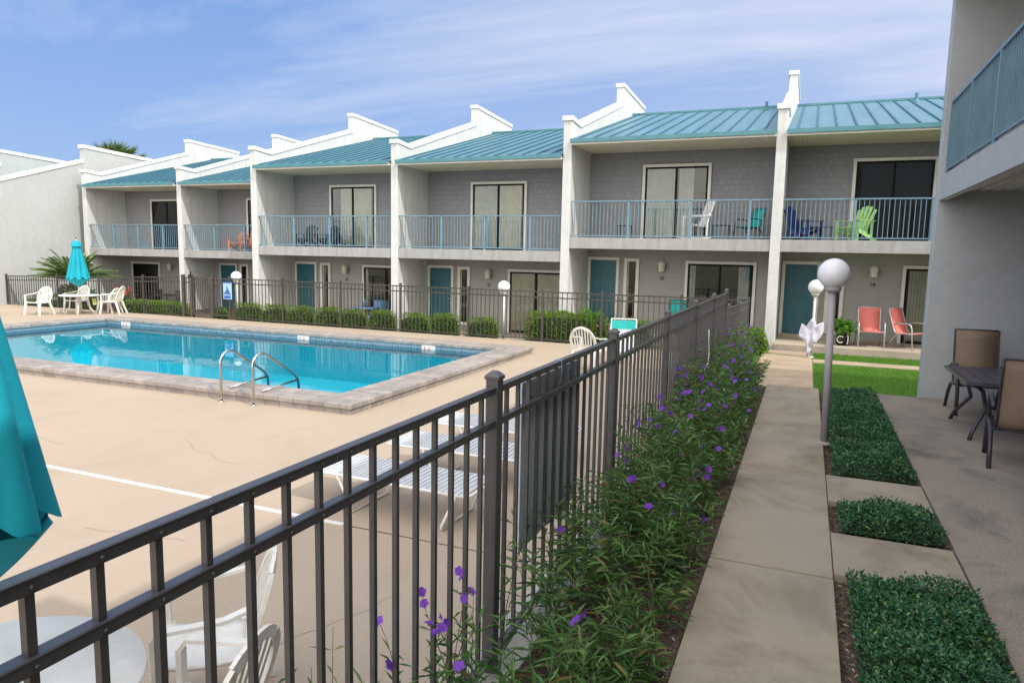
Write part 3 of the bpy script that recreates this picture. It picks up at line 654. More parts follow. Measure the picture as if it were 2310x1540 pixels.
# cloth on far lamp
def cloth_obj():
    out=[(-.24,.84),(-.13,.78),(-.05,.93),(.0,.98),(.05,.95),(.09,.82),(.25,.90),(.27,.70),(.24,.58),(.13,.36),(.06,.40),(.03,.22),(-.02,.12),(-.08,.02),(-.10,.22),(-.13,.38),(-.20,.44),(-.30,.52),(-.29,.62)]
    c=(0,.62); b=MB(); V=[];F=[]; rings=6; n_=len(out)
    for r_ in range(rings+1):
        t=r_/rings
        for i,(x,z) in enumerate(out):
            X=c[0]+(x-c[0])*t; Z=c[1]+(z-c[1])*t; V.append((X,-.055+.035*math.sin(X*38+Z*6)*t-.03*math.cos(Z*14)*t,Z))
    for r_ in range(rings):
        for i in range(n_): F.append((r_*n_+i,r_*n_+(i+1)%n_,(r_+1)*n_+(i+1)%n_,(r_+1)*n_+i))
    b.add(V,F); return b
o=build(cloth_obj(),'white_cloth',M['cloth'],None,True); o.location=(.19,18.86,LW+.0); sm=o.modifiers.new('s','SOLIDIFY'); sm.thickness=.006
tag(o,'white cloth gathered and tied to the slim lamp post by the far lawn','cloth')
# ------------------------------------------------------------------ furniture prototypes (face -Y)
def mono_chair(name,label,cat='chair',loc=(0,0,0),rz=0,group=None,s=1.0,fan=True,mt=None):
    mt=mt or M['plastic']; r=thing(name,label,cat,loc,rz,group); r.scale=(s,)*3
    # seat
    b=MB(); nx,ny=8,8;V=[];F=[]
    for j in range(ny+1):
        for i in range(nx+1):
            u=i/nx*2-1; t=j/ny; x=u*(.23-.02*t); y=-.24+.44*t; z=.425-.03*math.sin(t*math.pi)+.02*u*u-.03*t -(.02 if j==0 else 0)
            V.append((x,y,z))
    for j in range(ny):
        for i in range(nx): a=j*(nx+1)+i; F.append((a,a+1,a+nx+2,a+nx+1))
    b.add(V,F); o=build(b,'seat',mt,r,True); m=o.modifiers.new('s','SOLIDIFY'); m.thickness=.018
    # back hoop + slats
    b=MB(); P=[]
    for k in range(15):
        a=math.pi*(1-k/14); P.append((.255*math.cos(a),.235+.10*math.sin(a)+.02,.60+.285*math.sin(a)))
    P=[(-.22,.20,.41)]+P+[(.22,.20,.41)]
    for i in range(len(P)-1):
        d=Vector(P[i+1])-Vector(P[i]); b.bar(P[i],Vector(P[i+1])+d*.06,.022,.05,up=(0,.0,1) if abs(d.normalized().z)<.6 else (1,0,0))
    for k in range(7):
        q=(k-3)/3; x0=q*.12 if fan else q*.16; x1=q*.215 if fan else q*.18; z1=.60+.27*math.sqrt(max(0,1-(x1/.25)**2)); b.bar((x0,.20,.42),(x1,.255+.09*(z1-.6)/.285,z1),.03,.008,up=(0,1,0))
    b.box(-.2,.2,.195,.215,.40,.47)
    build(b,'backrest',mt,r)
    for sx in (-1,1):
        b=MB(); P=[(sx*.265,-.22,.30),(sx*.275,-.23,.60),(sx*.285,-.20,.645),(sx*.29,-.05,.655),(sx*.285,.10,.665),(sx*.262,.23,.70)]
        for i in range(1,len(P)-1): b.bar(P[i],P[i+1],.05,.02)
        b.bar(P[0],P[1],.045,.03,up=(0,1,0)); build(b,'armrest',mt,r)
        for (x,y,xt,yt,zt_) in ((.275,-.27,.255,-.215,.42),(.27,.33,.215,.19,.43)):
            b=MB(); n=6; b.add([(sx*x-.028,y-.02,0),(sx*x+.028,y-.02,0),(sx*x+.028,y+.02,0),(sx*x-.028,y+.02,0),(sx*xt-.035,yt-.03,zt_),(sx*xt+.035,yt-.03,zt_),(sx*xt+.035,yt+.03,zt_),(sx*xt-.035,yt+.03,zt_)],[(0,1,2,3),(7,6,5,4),(0,4,5,1),(1,5,6,2),(2,6,7,3),(3,7,4,0)]); build(b,'leg',mt,r,bevel=.006)
    return r
def sling_chair(name,label,smat,fmat,loc,rz,group=None,recl=.32,s=1.0,arms=True,high=.98,lr=.016):
    r=thing(name,label,'chair',loc,rz,group); r.scale=(s,)*3
    b=MB(); w=.25; yb=.22; top=(yb+recl*(high-.42),high)
    prof=[(-.27,.405),(-.25,.42),(-.05,.39),(.15,.375),(.21,.40),(.25,.46)]+[(yb+recl*t*(high-.42)+.02,.42+(high-.42)*t) for t in (.2,.5,.8,1)]
    V=[];F=[]
    for y,z in prof: V+= [(-w,y,z),(w,y,z)]
    for i in range(len(prof)-1): F.append((2*i,2*i+1,2*i+3,2*i+2))
    b.add(V,F); o=build(b,'sling',smat,r,True); m=o.modifiers.new('s','SOLIDIFY'); m.thickness=.008
    for sx in (-1,1):
        b=MB(); b.tube([(sx*(w+.012),y,z) for y,z in prof],.013,8); build(b,'side_rail',fmat,r,True)
        b=MB(); X=sx*(w+.05)
        b.tube([(X,-.30,0),(X,-.26,.35),(X,-.24,.55)]+([(X,-.2,.63),(X,-.1,.655),(X,.1,.65),(X,.24,.60)] if arms else []),lr,8); build(b,'front_leg',fmat,r,True)
        b=MB(); b.tube([(X,.38,0),(X,.25,.25),(X,.12,.38),(X,-.1,.40),(X,-.25,.40)],lr*.95,8); build(b,'rear_leg',fmat,r,True)
    for q in ([(-w-.05,-.25,.40),(w+.05,-.25,.40)],[(-w-.05,.16,.36),(w+.05,.16,.36)],[(-w,top[0]+.02,top[1]),(w,top[0]+.02,top[1])]): build(MB().tube(q,.012,8),'cross_bar',fmat,r,True)
    return r
def adirondack(name,label,mt,loc,rz,group=None,s=1.0):
    r=thing(name,label,'chair',loc,rz,group); r.scale=(s,)*3
    b=MB()
    for k in range(7):
        t=k/6; b.box(-.26,.26,-.28+.07*k,-.225+.07*k,.36-.13*t,.38-.13*t)
    build(b,'seat',mt,r)
    b=MB()
    for k in range(5):
        q=(k-2)/2; z1=.95-.10*q*q; b.bar((q*.17,.20,.22),(q*.24,.50,z1),.085,.018,up=(0,1,0))
    b.bar((-.24,.34,.55),(.24,.34,.55),.02,.06); build(b,'backrest',mt,r)
    for sx in (-1,1):
        b=MB(); b.box(sx*.33-.06,sx*.33+.06,-.34,.34,.53,.55); build(b,'armrest',mt,r,bevel=.008)
        b=MB(); b.box(sx*.31-.03,sx*.31+.03,-.30,-.24,0,.53); build(b,'front_leg',mt,r)
        b=MB(); b.bar((sx*.29,-.24,.30),(sx*.29,.52,.02),.03,.09); b.box(sx*.31-.015,sx*.31+.015,.26,.32,.12,.53); build(b,'rear_leg',mt,r)
    return r
def lounger(name,label,loc,rz,back=0.0,group=None,stripe=False,s=1.0):
    """strap lounger; head towards +Y, length 1.9"""
    r=thing(name,label,'sun lounger',loc,rz,group); r.scale=(s,)*3; L0,L1,LB=-.95,.25,.95; w=.31; h=.36
    ca,sa=math.cos(back),math.sin(back); Lb=LB-L1
    for sx in (-1,1):
        b=MB(); b.tube([(sx*w,L0+.06,h),(sx*w,L1,h),(sx*w,L1+Lb*ca,h+Lb*sa)],.015,8); build(b,'side_rail',M['white'],r,True)
    b=MB(); b.tube([(-w,L0+.06,h),(-w+.05,L0,h),(w-.05,L0,h),(w,L0+.06,h)],.015,8); b.tube([(-w,L1+Lb*ca,h+Lb*sa),(w,L1+Lb*ca,h+Lb*sa)],.015,8); build(b,'end_rail',M['white'],r,True)
    for (ya,yb) in ((L0+.12,L0+.42),(L1+.25,L1-.1)):
        b=MB(); P=[(-w,ya,h),(-w,(ya+yb)/2-.0,.04),(-w,(ya+yb)/2,.015),(w,(ya+yb)/2,.015),(w,(ya+yb)/2,.04),(w,ya,h)]; b.tube(P,.014,8); build(b,'leg',M['white'],r,True)
    def straps(y0,y1,f,name,mt,sel=None):
        b=MB(); n=int((y1-y0)/.058)
        for k in range(n):
            if sel and not sel(k,n): continue
            a=y0+(y1-y0)*(k+.1)/n; c=y0+(y1-y0)*(k+.9)/n
            p=[f(-w,a),f(w,a),f(w,c),f(-w,c)]; q=[(x,y,z+.004) for x,y,z in p]
            pm=[((p[0][0]+p[1][0])/2,p[0][1],p[0][2]-.012)]; b.add(p+q,[(0,1,2,3),(7,6,5,4),(0,4,5,1),(1,5,6,2),(2,6,7,3),(3,7,4,0)])
        if b.v: build(b,name,mt,r)
    fb=lambda x,y:(x,L1+y*ca,h+.014+y*sa)
    straps(L0+.03,L1,lambda x,y:(x,y,h+.014),'seat_straps',M['straps'])
    if stripe:
        straps(0,Lb,fb,'back_straps',M['straps'],lambda k,n:k<n-5); straps(0,Lb,fb,'teal_straps',M['teal_s'],lambda k,n:n-5<=k<n-1)
    else: straps(0,Lb,fb,'back_straps',M['straps'])
    return r
def round_table(name,label,loc,rad,h,mt,group=None,legs=4):
    r=thing(name,label,'table',loc,0,group)
    b=MB(); b.lathe([(0,h-.035),(rad*.9,h-.035),(rad*.97,h-.045),(rad,h-.02),(rad*.985,h),(rad*.1,h-.004),(0,h-.004)],48); build(b,'table_top',mt,r,True)
    for k in range(legs):
        a=math.pi/4+k*2*math.pi/legs; c,s=math.cos(a),math.sin(a)
        b=MB(); b.tube([(c*rad*.75,s*rad*.75,0),(c*rad*.5,s*rad*.5,h*.35),(c*rad*.42,s*rad*.42,h-.04)],.02,8); build(b,'leg',mt,r,True)
    return r
def umbrella(name,label,loc,h,z0,z1,rb,rt_,mt,folds=8,tilt=0):
    r=thing(name,label,'umbrella',loc,0)
    b=MB(); b.tube([(0,0,0),(0,0,h)],.019,10); build(b,'pole',M['polew'],r,True)
    # closed canopy: folded star cross-section
    b=MB(); n=folds*8; rows=26; V=[];F=[]
    for j in range(rows+1):
        t=j/rows; z=z1+(z0-z1)*t; rad=rt_+(rb-rt_)*t**.95
        for k in range(n):
            a=2*math.pi*k/n; fold=abs(math.sin(a*folds/2+.7*t)); rr=rad*(.62+.38*fold**.7)
            dz=-.12*(1-fold)*(t>.97) ; zz_=z
            if t>.9: zz_=z+(t-.9)/.1*.10*(1-fold)
            V.append((rr*math.cos(a),rr*math.sin(a),zz_))
    for j in range(rows):
        for k in range(n): F.append((j*n+k,j*n+(k+1)%n,(j+1)*n+(k+1)%n,(j+1)*n+k))
    b.add(V,F); cn=build(b,'canopy',mt,r,True)
    b=MB(); V=[];F=[]  # inner drooping tail of cloth
    for j in range(9):
        t=j/8; rad=rb*.86*(1-t)**.75+.028
        for k in range(24):
            a=2*math.pi*k/24; V.append((rad*math.cos(a)*(1+.12*math.sin(a*5)),rad*math.sin(a)*(1+.12*math.sin(a*5)),z0+.03-.22*t*(1 if rb<.25 else 1.25)))
    for j in range(8):
        for k in range(24): F.append((j*24+k,j*24+(k+1)%24,(j+1)*24+(k+1)%24,(j+1)*24+k))
    b.add(V,F); build(b,'canopy_tail',mt,r,True)
    b=MB(); b.lathe([(rt_*2.1,z1-.18),(rt_*1.7,z1-.05),(rt_*.9,z1+.02),(0,z1+.05)],20); build(b,'vent_cap',mt,r,True)
    b=MB(); b.sphere((0,0,h),.03,10,8); build(b,'finial',M['black'],r,True)
    return r
# -- near table group
NTX,NTY=-3.02,1.66
round_table('round_table','round white plastic table at the lower left behind the fence',(NTX,NTY,DK),.62,.72,M['plastic'])
u=umbrella('umbrella','large closed turquoise umbrella at the left edge',(NTX+.0,NTY,DK),3.0,1.40,2.85,.325,.035,M['umb'])
mono_chair('plastic_chair','white plastic armchair pushed up to the near table, facing it','chair',(-2.88,2.72,DK),R(-48),'white plastic armchairs',1.0)
mono_chair('plastic_chair','white plastic armchair at the near table, closest to the fence','chair',(-2.42,2.16,DK),R(-78),'white plastic armchairs',1.0,fan=False)
# -- near loungers
lounger('sun_lounger','white strap lounger lying flat, nearest behind the fence',(-3.62,5.85,DK),R(88),0,'white strap loungers beside the fence')
lounger('sun_lounger','white strap lounger lying flat, second from the near end of the row',(-3.35,7.05,DK),R(91),0,'white strap loungers beside the fence')
lounger('sun_lounger','white strap lounger lying flat, farthest of the row by the fence',(-3.45,8.15,DK),R(89),0,'white strap loungers beside the fence')
lounger('sun_lounger','strap lounger with a raised back and a teal band, by the far fence',(-4.05,16.75,DK),R(10),R(62),None,True)
mono_chair('plastic_chair','white plastic chair with a rounded back near the pool end, seen from behind','chair',(-4.35,14.9,DK),R(172),'white plastic armchairs',1.12,fan=False)
# -- far left group
round_table('round_table','round white table with thin splayed legs under the far umbrella',(-24.75,17.95,DK),.66,.72,M['plastic'])
umbrella('umbrella','closed turquoise umbrella standing in the far round table',(-24.75,17.95,DK),2.78,1.28,2.66,.40,.09,M['umb'])
mono_chair('plastic_chair','white fan-back plastic armchair left of the far table','chair',(-25.6,17.0,DK),R(12),'white plastic armchairs',1.12)
mono_chair('plastic_chair','white fan-back plastic armchair behind the far table','chair',(-25.45,18.35,DK),R(5),'white plastic armchairs',1.12)
mono_chair('plastic_chair','white fan-back plastic armchair right of the far table, turned towards it','chair',(-24.05,18.75,DK),R(-62),'white plastic armchairs',1.15)
mono_chair('plastic_chair','white plastic armchair half hidden behind the right one at the far table','chair',(-24.5,18.95,DK),R(-75),'white plastic armchairs',1.05)
b=MB(); b.box(-.13,.13,-.01,.01,-.12,.12); 
tw=build(b,'yellow_towel',mat('yellow_cloth',(.75,.75,.25),.8,(.5,.55,.2),14)); tw.location=(-24.42,18.30,.02); tw.rotation_euler=(R(12),0,R(-60)); tag(tw,'small yellow patterned cloth on the right chair at the far table','cloth')
lounger('sun_lounger','low white lounger left of the far chairs, mostly behind the umbrella',(-26.6,15.6,DK),R(60),0)
# -- balcony furniture
ZB=2.60
def rocking(label,loc,rz):
    r=thing('rocking_chair',label,'rocking chair',loc,rz); mt=M['white']
    b=MB()
    for k in range(7): b.box(-.25,.25,-.25+.07*k,-.2+.07*k,.42-.008*k,.44-.008*k)
    build(b,'seat',mt,r)
    b=MB()
    for k in range(7): x=-.21+.07*k; b.bar((x,.24,.42),(x,.42,1.05),.04,.014,up=(0,1,0))
    b.bar((-.26,.43,1.08),(.26,.43,1.08),.03,.08); b.bar((-.26,.22,.40),(-.26,.43,1.1),.035,.035);b.bar((.26,.22,.40),(.26,.43,1.1),.035,.035); build(b,'backrest',mt,r)
    for sx in(-1,1):
        b=MB(); b.bar((sx*.3,-.3,.66),(sx*.3,.34,.68),.07,.02); build(b,'armrest',mt,r)
        b=MB(); b.tube([(sx*.27,y,.03+.22*y*y) for y in (-.45,-.3,-.1,.1,.3,.55)],.018,6); build(b,'rocker',mt,r)
        b=MB(); b.bar((sx*.28,-.25,.04),(sx*.29,-.26,.66),.035,.035); b.bar((sx*.27,.22,.04),(sx*.26,.24,.45),.035,.035); build(b,'leg',mt,r)
    return r
rocking('white slatted rocking chair on the balcony of number 20',(-3.05,20.9,ZB),R(-60))
sling_chair('sling_chair','bright teal sling chair on the balcony of number 20',M['teal_s'],M['black'],(-1.62,21.0,ZB),R(-42),None,.35,.9)
def side_table(label,loc,w,h,mt,name='side_table'):
    r=thing(name,label,'side table',loc); b=MB(); b.box(-w,w,-w,w,h-.02,h); build(b,'table_top',mt,r,bevel=.004)
    for sx in(-1,1):
        for sy in(-1,1): b=MB(); b.box(sx*(w-.03)-.012,sx*(w-.03)+.012,sy*(w-.03)-.012,sy*(w-.03)+.012,0,h-.02); build(b,'leg',mt,r)
    return r
side_table('small black side table beside the teal balcony chair',(-2.35,21.0,ZB),.24,.42,M['black'])
side_table('small dark stool at the left end of the balcony of number 20',(-5.25,21.5,ZB),.2,.42,M['black'],'stool')
adirondack('adirondack_chair','dark blue slatted low chair at the left of the right-hand balcony',M['blue'],(-.15,21.0,ZB),R(60))
adirondack('adirondack_chair','lime green slatted low chair on the right-hand balcony',M['lime'],(1.05,21.0,ZB),R(-40))
side_table('small blue table next to the dark blue balcony chair',(.35,20.95,ZB),.2,.38,M['blue'])
for k,(x,c,lb_) in enumerate(((-21.15,'orange','orange low chair, the left of two on a balcony'),(-20.5,'orange','orange low chair, the right of two on a balcony'))):
    adirondack('low_chair',lb_,M[c],(x-1.3,23.55,1.97),R(10),'orange balcony chairs',.9)
sling_chair('sling_chair','dark mesh chair on the balcony right of the orange chairs',M['black'],M['black'],(-20.3,23.5,1.97),R(30),None,.3,.85)
adirondack('low_chair','dark slatted low chair, left of two on the balcony above the blue patio table',M['black'],(-16.9,21.1,2.19),R(8),'dark balcony chairs',.85)
adirondack('low_chair','dark slatted low chair, right of two on the balcony above the blue patio table',M['black'],(-16.0,21.1,2.19),R(-8),'dark balcony chairs',.85)
# -- patio furniture
ZP=-.15
sling_chair('sling_chair','coral pink sling chair on the right-hand patio, facing forward',M['coral'],M['alu'],(1.62,20.75,ZP),R(4),'coral sling chairs',.22,1.02,True,1.0)
sling_chair('sling_chair','coral pink sling chair turned sideways, beside the sliding door',M['coral'],M['alu'],(2.55,20.85,ZP),R(50),'coral sling chairs',.35,1.02,True,1.0)
sling_chair('sling_chair','teal sling chair on the patio of number 20, above the fence',M['teal_s'],M['black'],(-3.45,20.9,ZP),R(5),None,.25,1.0)
side_table('pale glass topped side table by the window of number 20',(-2.6,21.0,ZP),.35,.62,M['lightblue'])
sling_chair('sling_chair','light blue sling chair left of the blue patio table',M['lightblue'],M['lightblue'],(-14.75,20.95,-.56),R(-50),'blue patio chairs',.3,.95)
sling_chair('sling_chair','light blue sling chair right of the blue patio table',M['lightblue'],M['lightblue'],(-13.55,21.0,-.56),R(50),'blue patio chairs',.3,.95)
round_table('round_table','light blue round table between two blue chairs on a patio',(-14.1,20.8,-.56),.42,.70,M['lightblue'])
def mesh_chair(label,loc,rz): return sling_chair('patio_chair',label,M['brframe'],M['black'],loc,rz,'dark chairs on the leftmost patio',.25,.92)
round_table('round_table','dark round table on the leftmost patio behind the fence',(-26.9,23.7,-.78),.5,.72,M['brframe'])
mesh_chair('dark metal chair left of the dark table on the leftmost patio',(-27.9,23.8,-.78),R(-70)); mesh_chair('dark metal chair right of the dark table on the leftmost patio',(-25.9,23.8,-.78),R(70)); 
mesh_chair('dark metal chair by the pillar right of the gate',(-19.5,22.9,-.78),R(20))
# -- brown patio set, right
sling_chair('sling_chair','brown sling chair against the grey wall behind the dark table',M['brown_s'],M['brframe'],(2.32,11.55,0),R(2),'brown sling chairs',.16,1.04,True,1.10,lr=.024)
sling_chair('sling_chair','brown sling chair cut by the right edge, nearest the camera',M['brown_s'],M['brframe'],(2.22,8.80,0),R(172),'brown sling chairs',.16,1.04,True,1.10,lr=.024)
r=thing('patio_table','dark slatted rectangular table with curved metal legs on the right patio','table',(2.45,10.35,0))
b=MB(); b.box(-.62,.62,-.72,.72,.685,.70)
for k in range(8): x=-.60+.152*k; b.box(x,x+.142,-.70,.70,.70,.712)
b.bar((-.63,-.73,.695),(.63,-.73,.695),.03,.035);b.bar((-.63,.73,.695),(.63,.73,.695),.03,.035);b.bar((-.63,-.73,.695),(-.63,.73,.695),.03,.035);b.bar((.63,-.73,.695),(.63,.73,.695),.03,.035)
build(b,'table_top',mat('table_slats',(.075,.07,.10),.35,(.06,.055,.08),9),r)
for sx in (-1,1):
    for sy in (-1,1):
        b=MB(); b.tube([(sx*.54,sy*.62,0),(sx*.50,sy*.58,.12),(sx*.36,sy*.42,.36),(sx*.42,sy*.48,.58),(sx*.55,sy*.62,.69)],.024,8); build(b,'leg',M['brframe'],r,True)
# ------------------------------------------------------------------ planting
def flower_parts(pos,nrm,size):
    """5-petal funnel flowers"""
    Vs=[];Fs=[];n0=0
    for p,nn,s in zip(pos,nrm,size):
        nn=nn/np.linalg.norm(nn); a=np.cross(nn,[.3,.1,.9]); a/=np.linalg.norm(a)+1e-9; b_=np.cross(nn,a)
        c=p-nn*s*.9; V=[c]; K=10
        for k in range(K):
            t=2*math.pi*k/K; rr=s*(1.0 if k%2==0 else .80); V.append(p+(a*math.cos(t)+b_*math.sin(t))*rr+nn*s*(.05 if k%2 else -.12)*1)
        V.append(p-nn*s*.25)
        F=[]
        for k in range(K): F.append((11,1+k,1+(k+1)%K)); 
        for k in range(0,K): F.append((0,1+(k+1)%K if False else 11,11)) if False else None
        F=[f for f in F if f]
        # tube
        for k in range(5):
            t=2*math.pi*k/5; V.append(p-nn*s*.25+(a*math.cos(t)+b_*math.sin(t))*s*.25)
        for k in range(5): F.append((0,12+k,12+(k+1)%5))
        Vs.append(np.array(V)); Fs.append(np.array(F)+n0); n0+=len(V)
    return np.concatenate(Vs),np.concatenate(Fs)
def petunia(bases,heights,leafn,ll,lw,fl_prob,fsize,spread=.22,fullen=True):
    st=MB(); LP=[];LD=[];LL=[];LWs=[];FP=[];FN=[];FS=[]
    for (x,y,z),h in zip(bases,heights):
        az=random.uniform(0,2*math.pi); ln=random.uniform(.1,1)*spread; tip=Vector((x+math.cos(az)*ln,y+math.sin(az)*ln,z+h)); b0=Vector((x,y,z)); midp=b0.lerp(tip,.5)-Vector((math.cos(az),math.sin(az),0))*ln*.2
        pts=[b0,b0.lerp(midp,.6),midp,midp.lerp(tip,.55),tip]
        st.tube(pts,[.0035,.003,.0028,.002,.0012],3,cap=False)
        k=leafn
        for i in range(k):
            t=.12+.88*(i/k)**.8; t=min(t,.99)
            P=(1-t)**2*b0+2*t*(1-t)*midp+t*t*tip; a=i*1.57+az+random.uniform(-.5,.5)
            for q in (0,math.pi):
                el=random.uniform(-.05,1.05); LP.append(P[:]); LD.append((math.cos(a+q)*math.cos(el),math.sin(a+q)*math.cos(el),math.sin(el)))
                LL.append(ll*random.uniform(.6,1.15)*(1.1-.35*t)); LWs.append(lw*random.uniform(.8,1.2))
        if random.random()<fl_prob:
            for _ in range(random.choice((1,1,2))):
                e=Vector((random.uniform(-.05,.05),random.uniform(-.05,.05),random.uniform(.0,.06))); st.tube([tip,tip+e],.0012,3,cap=False)
                FP.append(np.array(tip+e)); FN.append(np.array([random.uniform(-.6,.8),random.uniform(-1.2,.3),random.uniform(.1,.9)])); FS.append(fsize*random.uniform(.8,1.15))
    V,F=tri(st); parts=[(V,F,1)]
    V,F=leaves(np.array(LP),np.array(LD),np.array(LL),np.array(LWs),droop=.22); parts.append((V,F,0))
    fl=flower_parts(FP,FN,FS) if FP else None
    return parts,fl
bs=[];hs=[]
N=0
def hY(y): return np.interp(y,[1.5,3,5,8,12,17],[.46,.56,.72,.82,.88,.80])
y=1.3
while y<16.9:
    dens=np.interp(y,[1.5,4,17],[98,100,80]); xr=-.60 if y<12.5 else -.98; x0=-1.34 if y<13 else -1.5
    cnt=rng.poisson(dens*.25*(xr-x0))
    for _ in range(cnt):
        x=random.uniform(x0,xr); yy=y+random.random()*.25; k=(x-x0)/(xr-x0); base=-.03 if yy<12.5 else -.33
        h=hY(yy)*random.choice((random.uniform(.45,.95),random.uniform(.7,1.22)))*(1-.33*k*k)+(0 if yy<12.5 else .24)
        clump=.5+.5*math.sin(yy*4.1+math.sin(x*6)*1.4)+.35*math.sin(yy*9.7+x*5)
        if clump<.28 and random.random()<.65: continue
        bs.append((x,yy,base)); hs.append(h)
    y+=.25
nearI=[i for i,b_ in enumerate(bs) if b_[1]<5.2]; farI=[i for i,b_ in enumerate(bs) if b_[1]>=5.2]
p1,f1=petunia([bs[i] for i in nearI],[hs[i] for i in nearI],13,.165,.0150,.12,.031)
p2,f2=petunia([bs[i] for i in farI],[hs[i] for i in farI],12,.145,.018,.22,.031)
bed=obj('petunia_foliage',npmesh('petunia_foliage',p1+p2,[M['l_ruellia'],M['l_ruellia_stem']])); tag(bed,'narrow-leaved flowering plants filling the bed along the grey fence','flower bed',kind='stuff')
fl=obj('purple_flowers',npmesh('purple_flowers',[(*f1,0),(*f2,0)],[M['flower']])); tag(fl,'purple trumpet flowers scattered over the bed beside the walkway','flowers',kind='stuff')
# separate stalks at the fence foot, near
for k,(x,y,h,lb_) in enumerate(((-1.58,2.03,.62,'thin plant with sparse seed stalks on the pool side of the fence'),(-1.30,2.30,.62,'tall plant with two purple flowers, left end of the bed'),(-1.29,2.62,.66,'leafy stalk with a purple flower in front of the fence left of the first post'))):
    q=[(x+random.uniform(-.07,.07),y+random.uniform(-.07,.07),-.44 if k==0 else -.03) for _ in range(5)]
    p_,f_=petunia(q,[(h+(.40 if k==0 else 0))*random.uniform(.8,1.05) for _ in q],8,.12,.011,1.0 if k else .0,.024,.16)
    r=thing('petunia_plant',lb_,'plant',(0,0,0),0,'separate plants at the near end of the fence'); obj('foliage',npmesh('foliage',p_,[M['l_ruellia'],M['l_ruellia_stem']]),r)
    if f_: obj('flowers',npmesh('flowers',[(*f_,0)],[M['flower']]),r)
b=MB(); b.tube([(-1.325,11.0,1.02),(-1.31,10.95,.85),(-1.30,10.98,.66),(-1.29,10.8,.52),(-1.31,10.6,.46)],.008,6); tag(build(b,'hanging_cord',M['plastic'],None,True),'white cord hanging from the side fence above the far purple flowers','cord')
# fallen leaves / mulch chips
def chips(x0,x1,y0,y1,n_,z):
    p=np.stack([rng.uniform(x0,x1,n_),rng.uniform(y0,y1,n_),z+rng.uniform(0,.02,n_)],1); d=rng.normal(size=(n_,3)); d[:,2]*=.25
    return leaves(p,d,rng.uniform(.015,.05,n_),rng.uniform(.006,.016,n_),fold=.1)
M['chip']=leafmat('bark_chip',(.05,.03,.022),(.22,.155,.115),(.42,.36,.30),.9,0)
cp=[(*chips(-1.22,-.53,1,12.4,14000,-.028),0)]+[(*chips(.30,1.13,a,b_,c,-.056),0) for a,b_,c in ((2.1,5.05,4500),(5.87,6.65,1200),(7.48,12.4,4000))]
o=obj('bark_mulch',npmesh('bark_mulch',cp,[M['chip']])); tag(o,'brown bark chips and dry leaves covering the planting beds','mulch',kind='stuff')
# jasmine beds
def jasmine(x0,x1,y0,y1,dens,lb_,hmax=.20,slant=0):
    n_=int((x1-x0)*(y1-y0)*dens); x=rng.uniform(x0,x1,n_); y=rng.uniform(y0,y1,n_)
    e=np.minimum.reduce([(x-x0)/.13,(x1-x)/.13,(y-y0)/.13,(y1-y)/.13]); e=np.clip(e+rng.normal(size=n_)*.18+.12*np.sin(x*17+y*9),0,1); hh=hmax*np.sqrt(e)*(0.80+.14*np.sin(x*9+1.3*np.sin(y*5))+.12*np.sin(y*11+x*4))
    keep=e>.04; x,y,hh=x[keep],y[keep],hh[keep]; n_=len(x)
    z=-.05+hh*(1-rng.random(n_)**2.2*.6)
    d=rng.normal(size=(n_,3)); d[:,2]=np.abs(d[:,2])*.55+.15
    V,F=leaves(np.stack([x,y,z],1),d,rng.uniform(.022,.042,n_),rng.uniform(.011,.019,n_),fold=.18)
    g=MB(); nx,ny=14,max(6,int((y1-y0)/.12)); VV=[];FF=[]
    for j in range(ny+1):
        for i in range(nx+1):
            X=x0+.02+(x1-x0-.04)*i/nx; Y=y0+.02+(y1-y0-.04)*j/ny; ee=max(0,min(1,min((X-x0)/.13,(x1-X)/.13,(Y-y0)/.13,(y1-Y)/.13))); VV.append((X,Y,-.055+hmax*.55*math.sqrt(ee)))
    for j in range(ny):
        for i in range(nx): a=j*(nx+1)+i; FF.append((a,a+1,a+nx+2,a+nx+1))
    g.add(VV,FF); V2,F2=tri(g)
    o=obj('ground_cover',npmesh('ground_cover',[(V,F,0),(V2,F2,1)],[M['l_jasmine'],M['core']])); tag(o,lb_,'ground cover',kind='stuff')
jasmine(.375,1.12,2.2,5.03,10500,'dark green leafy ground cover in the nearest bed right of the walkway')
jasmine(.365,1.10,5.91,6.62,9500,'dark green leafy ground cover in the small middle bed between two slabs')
jasmine(.36,1.12,7.52,12.35,7000,'dark green leafy ground cover in the long far bed around the lamp post')
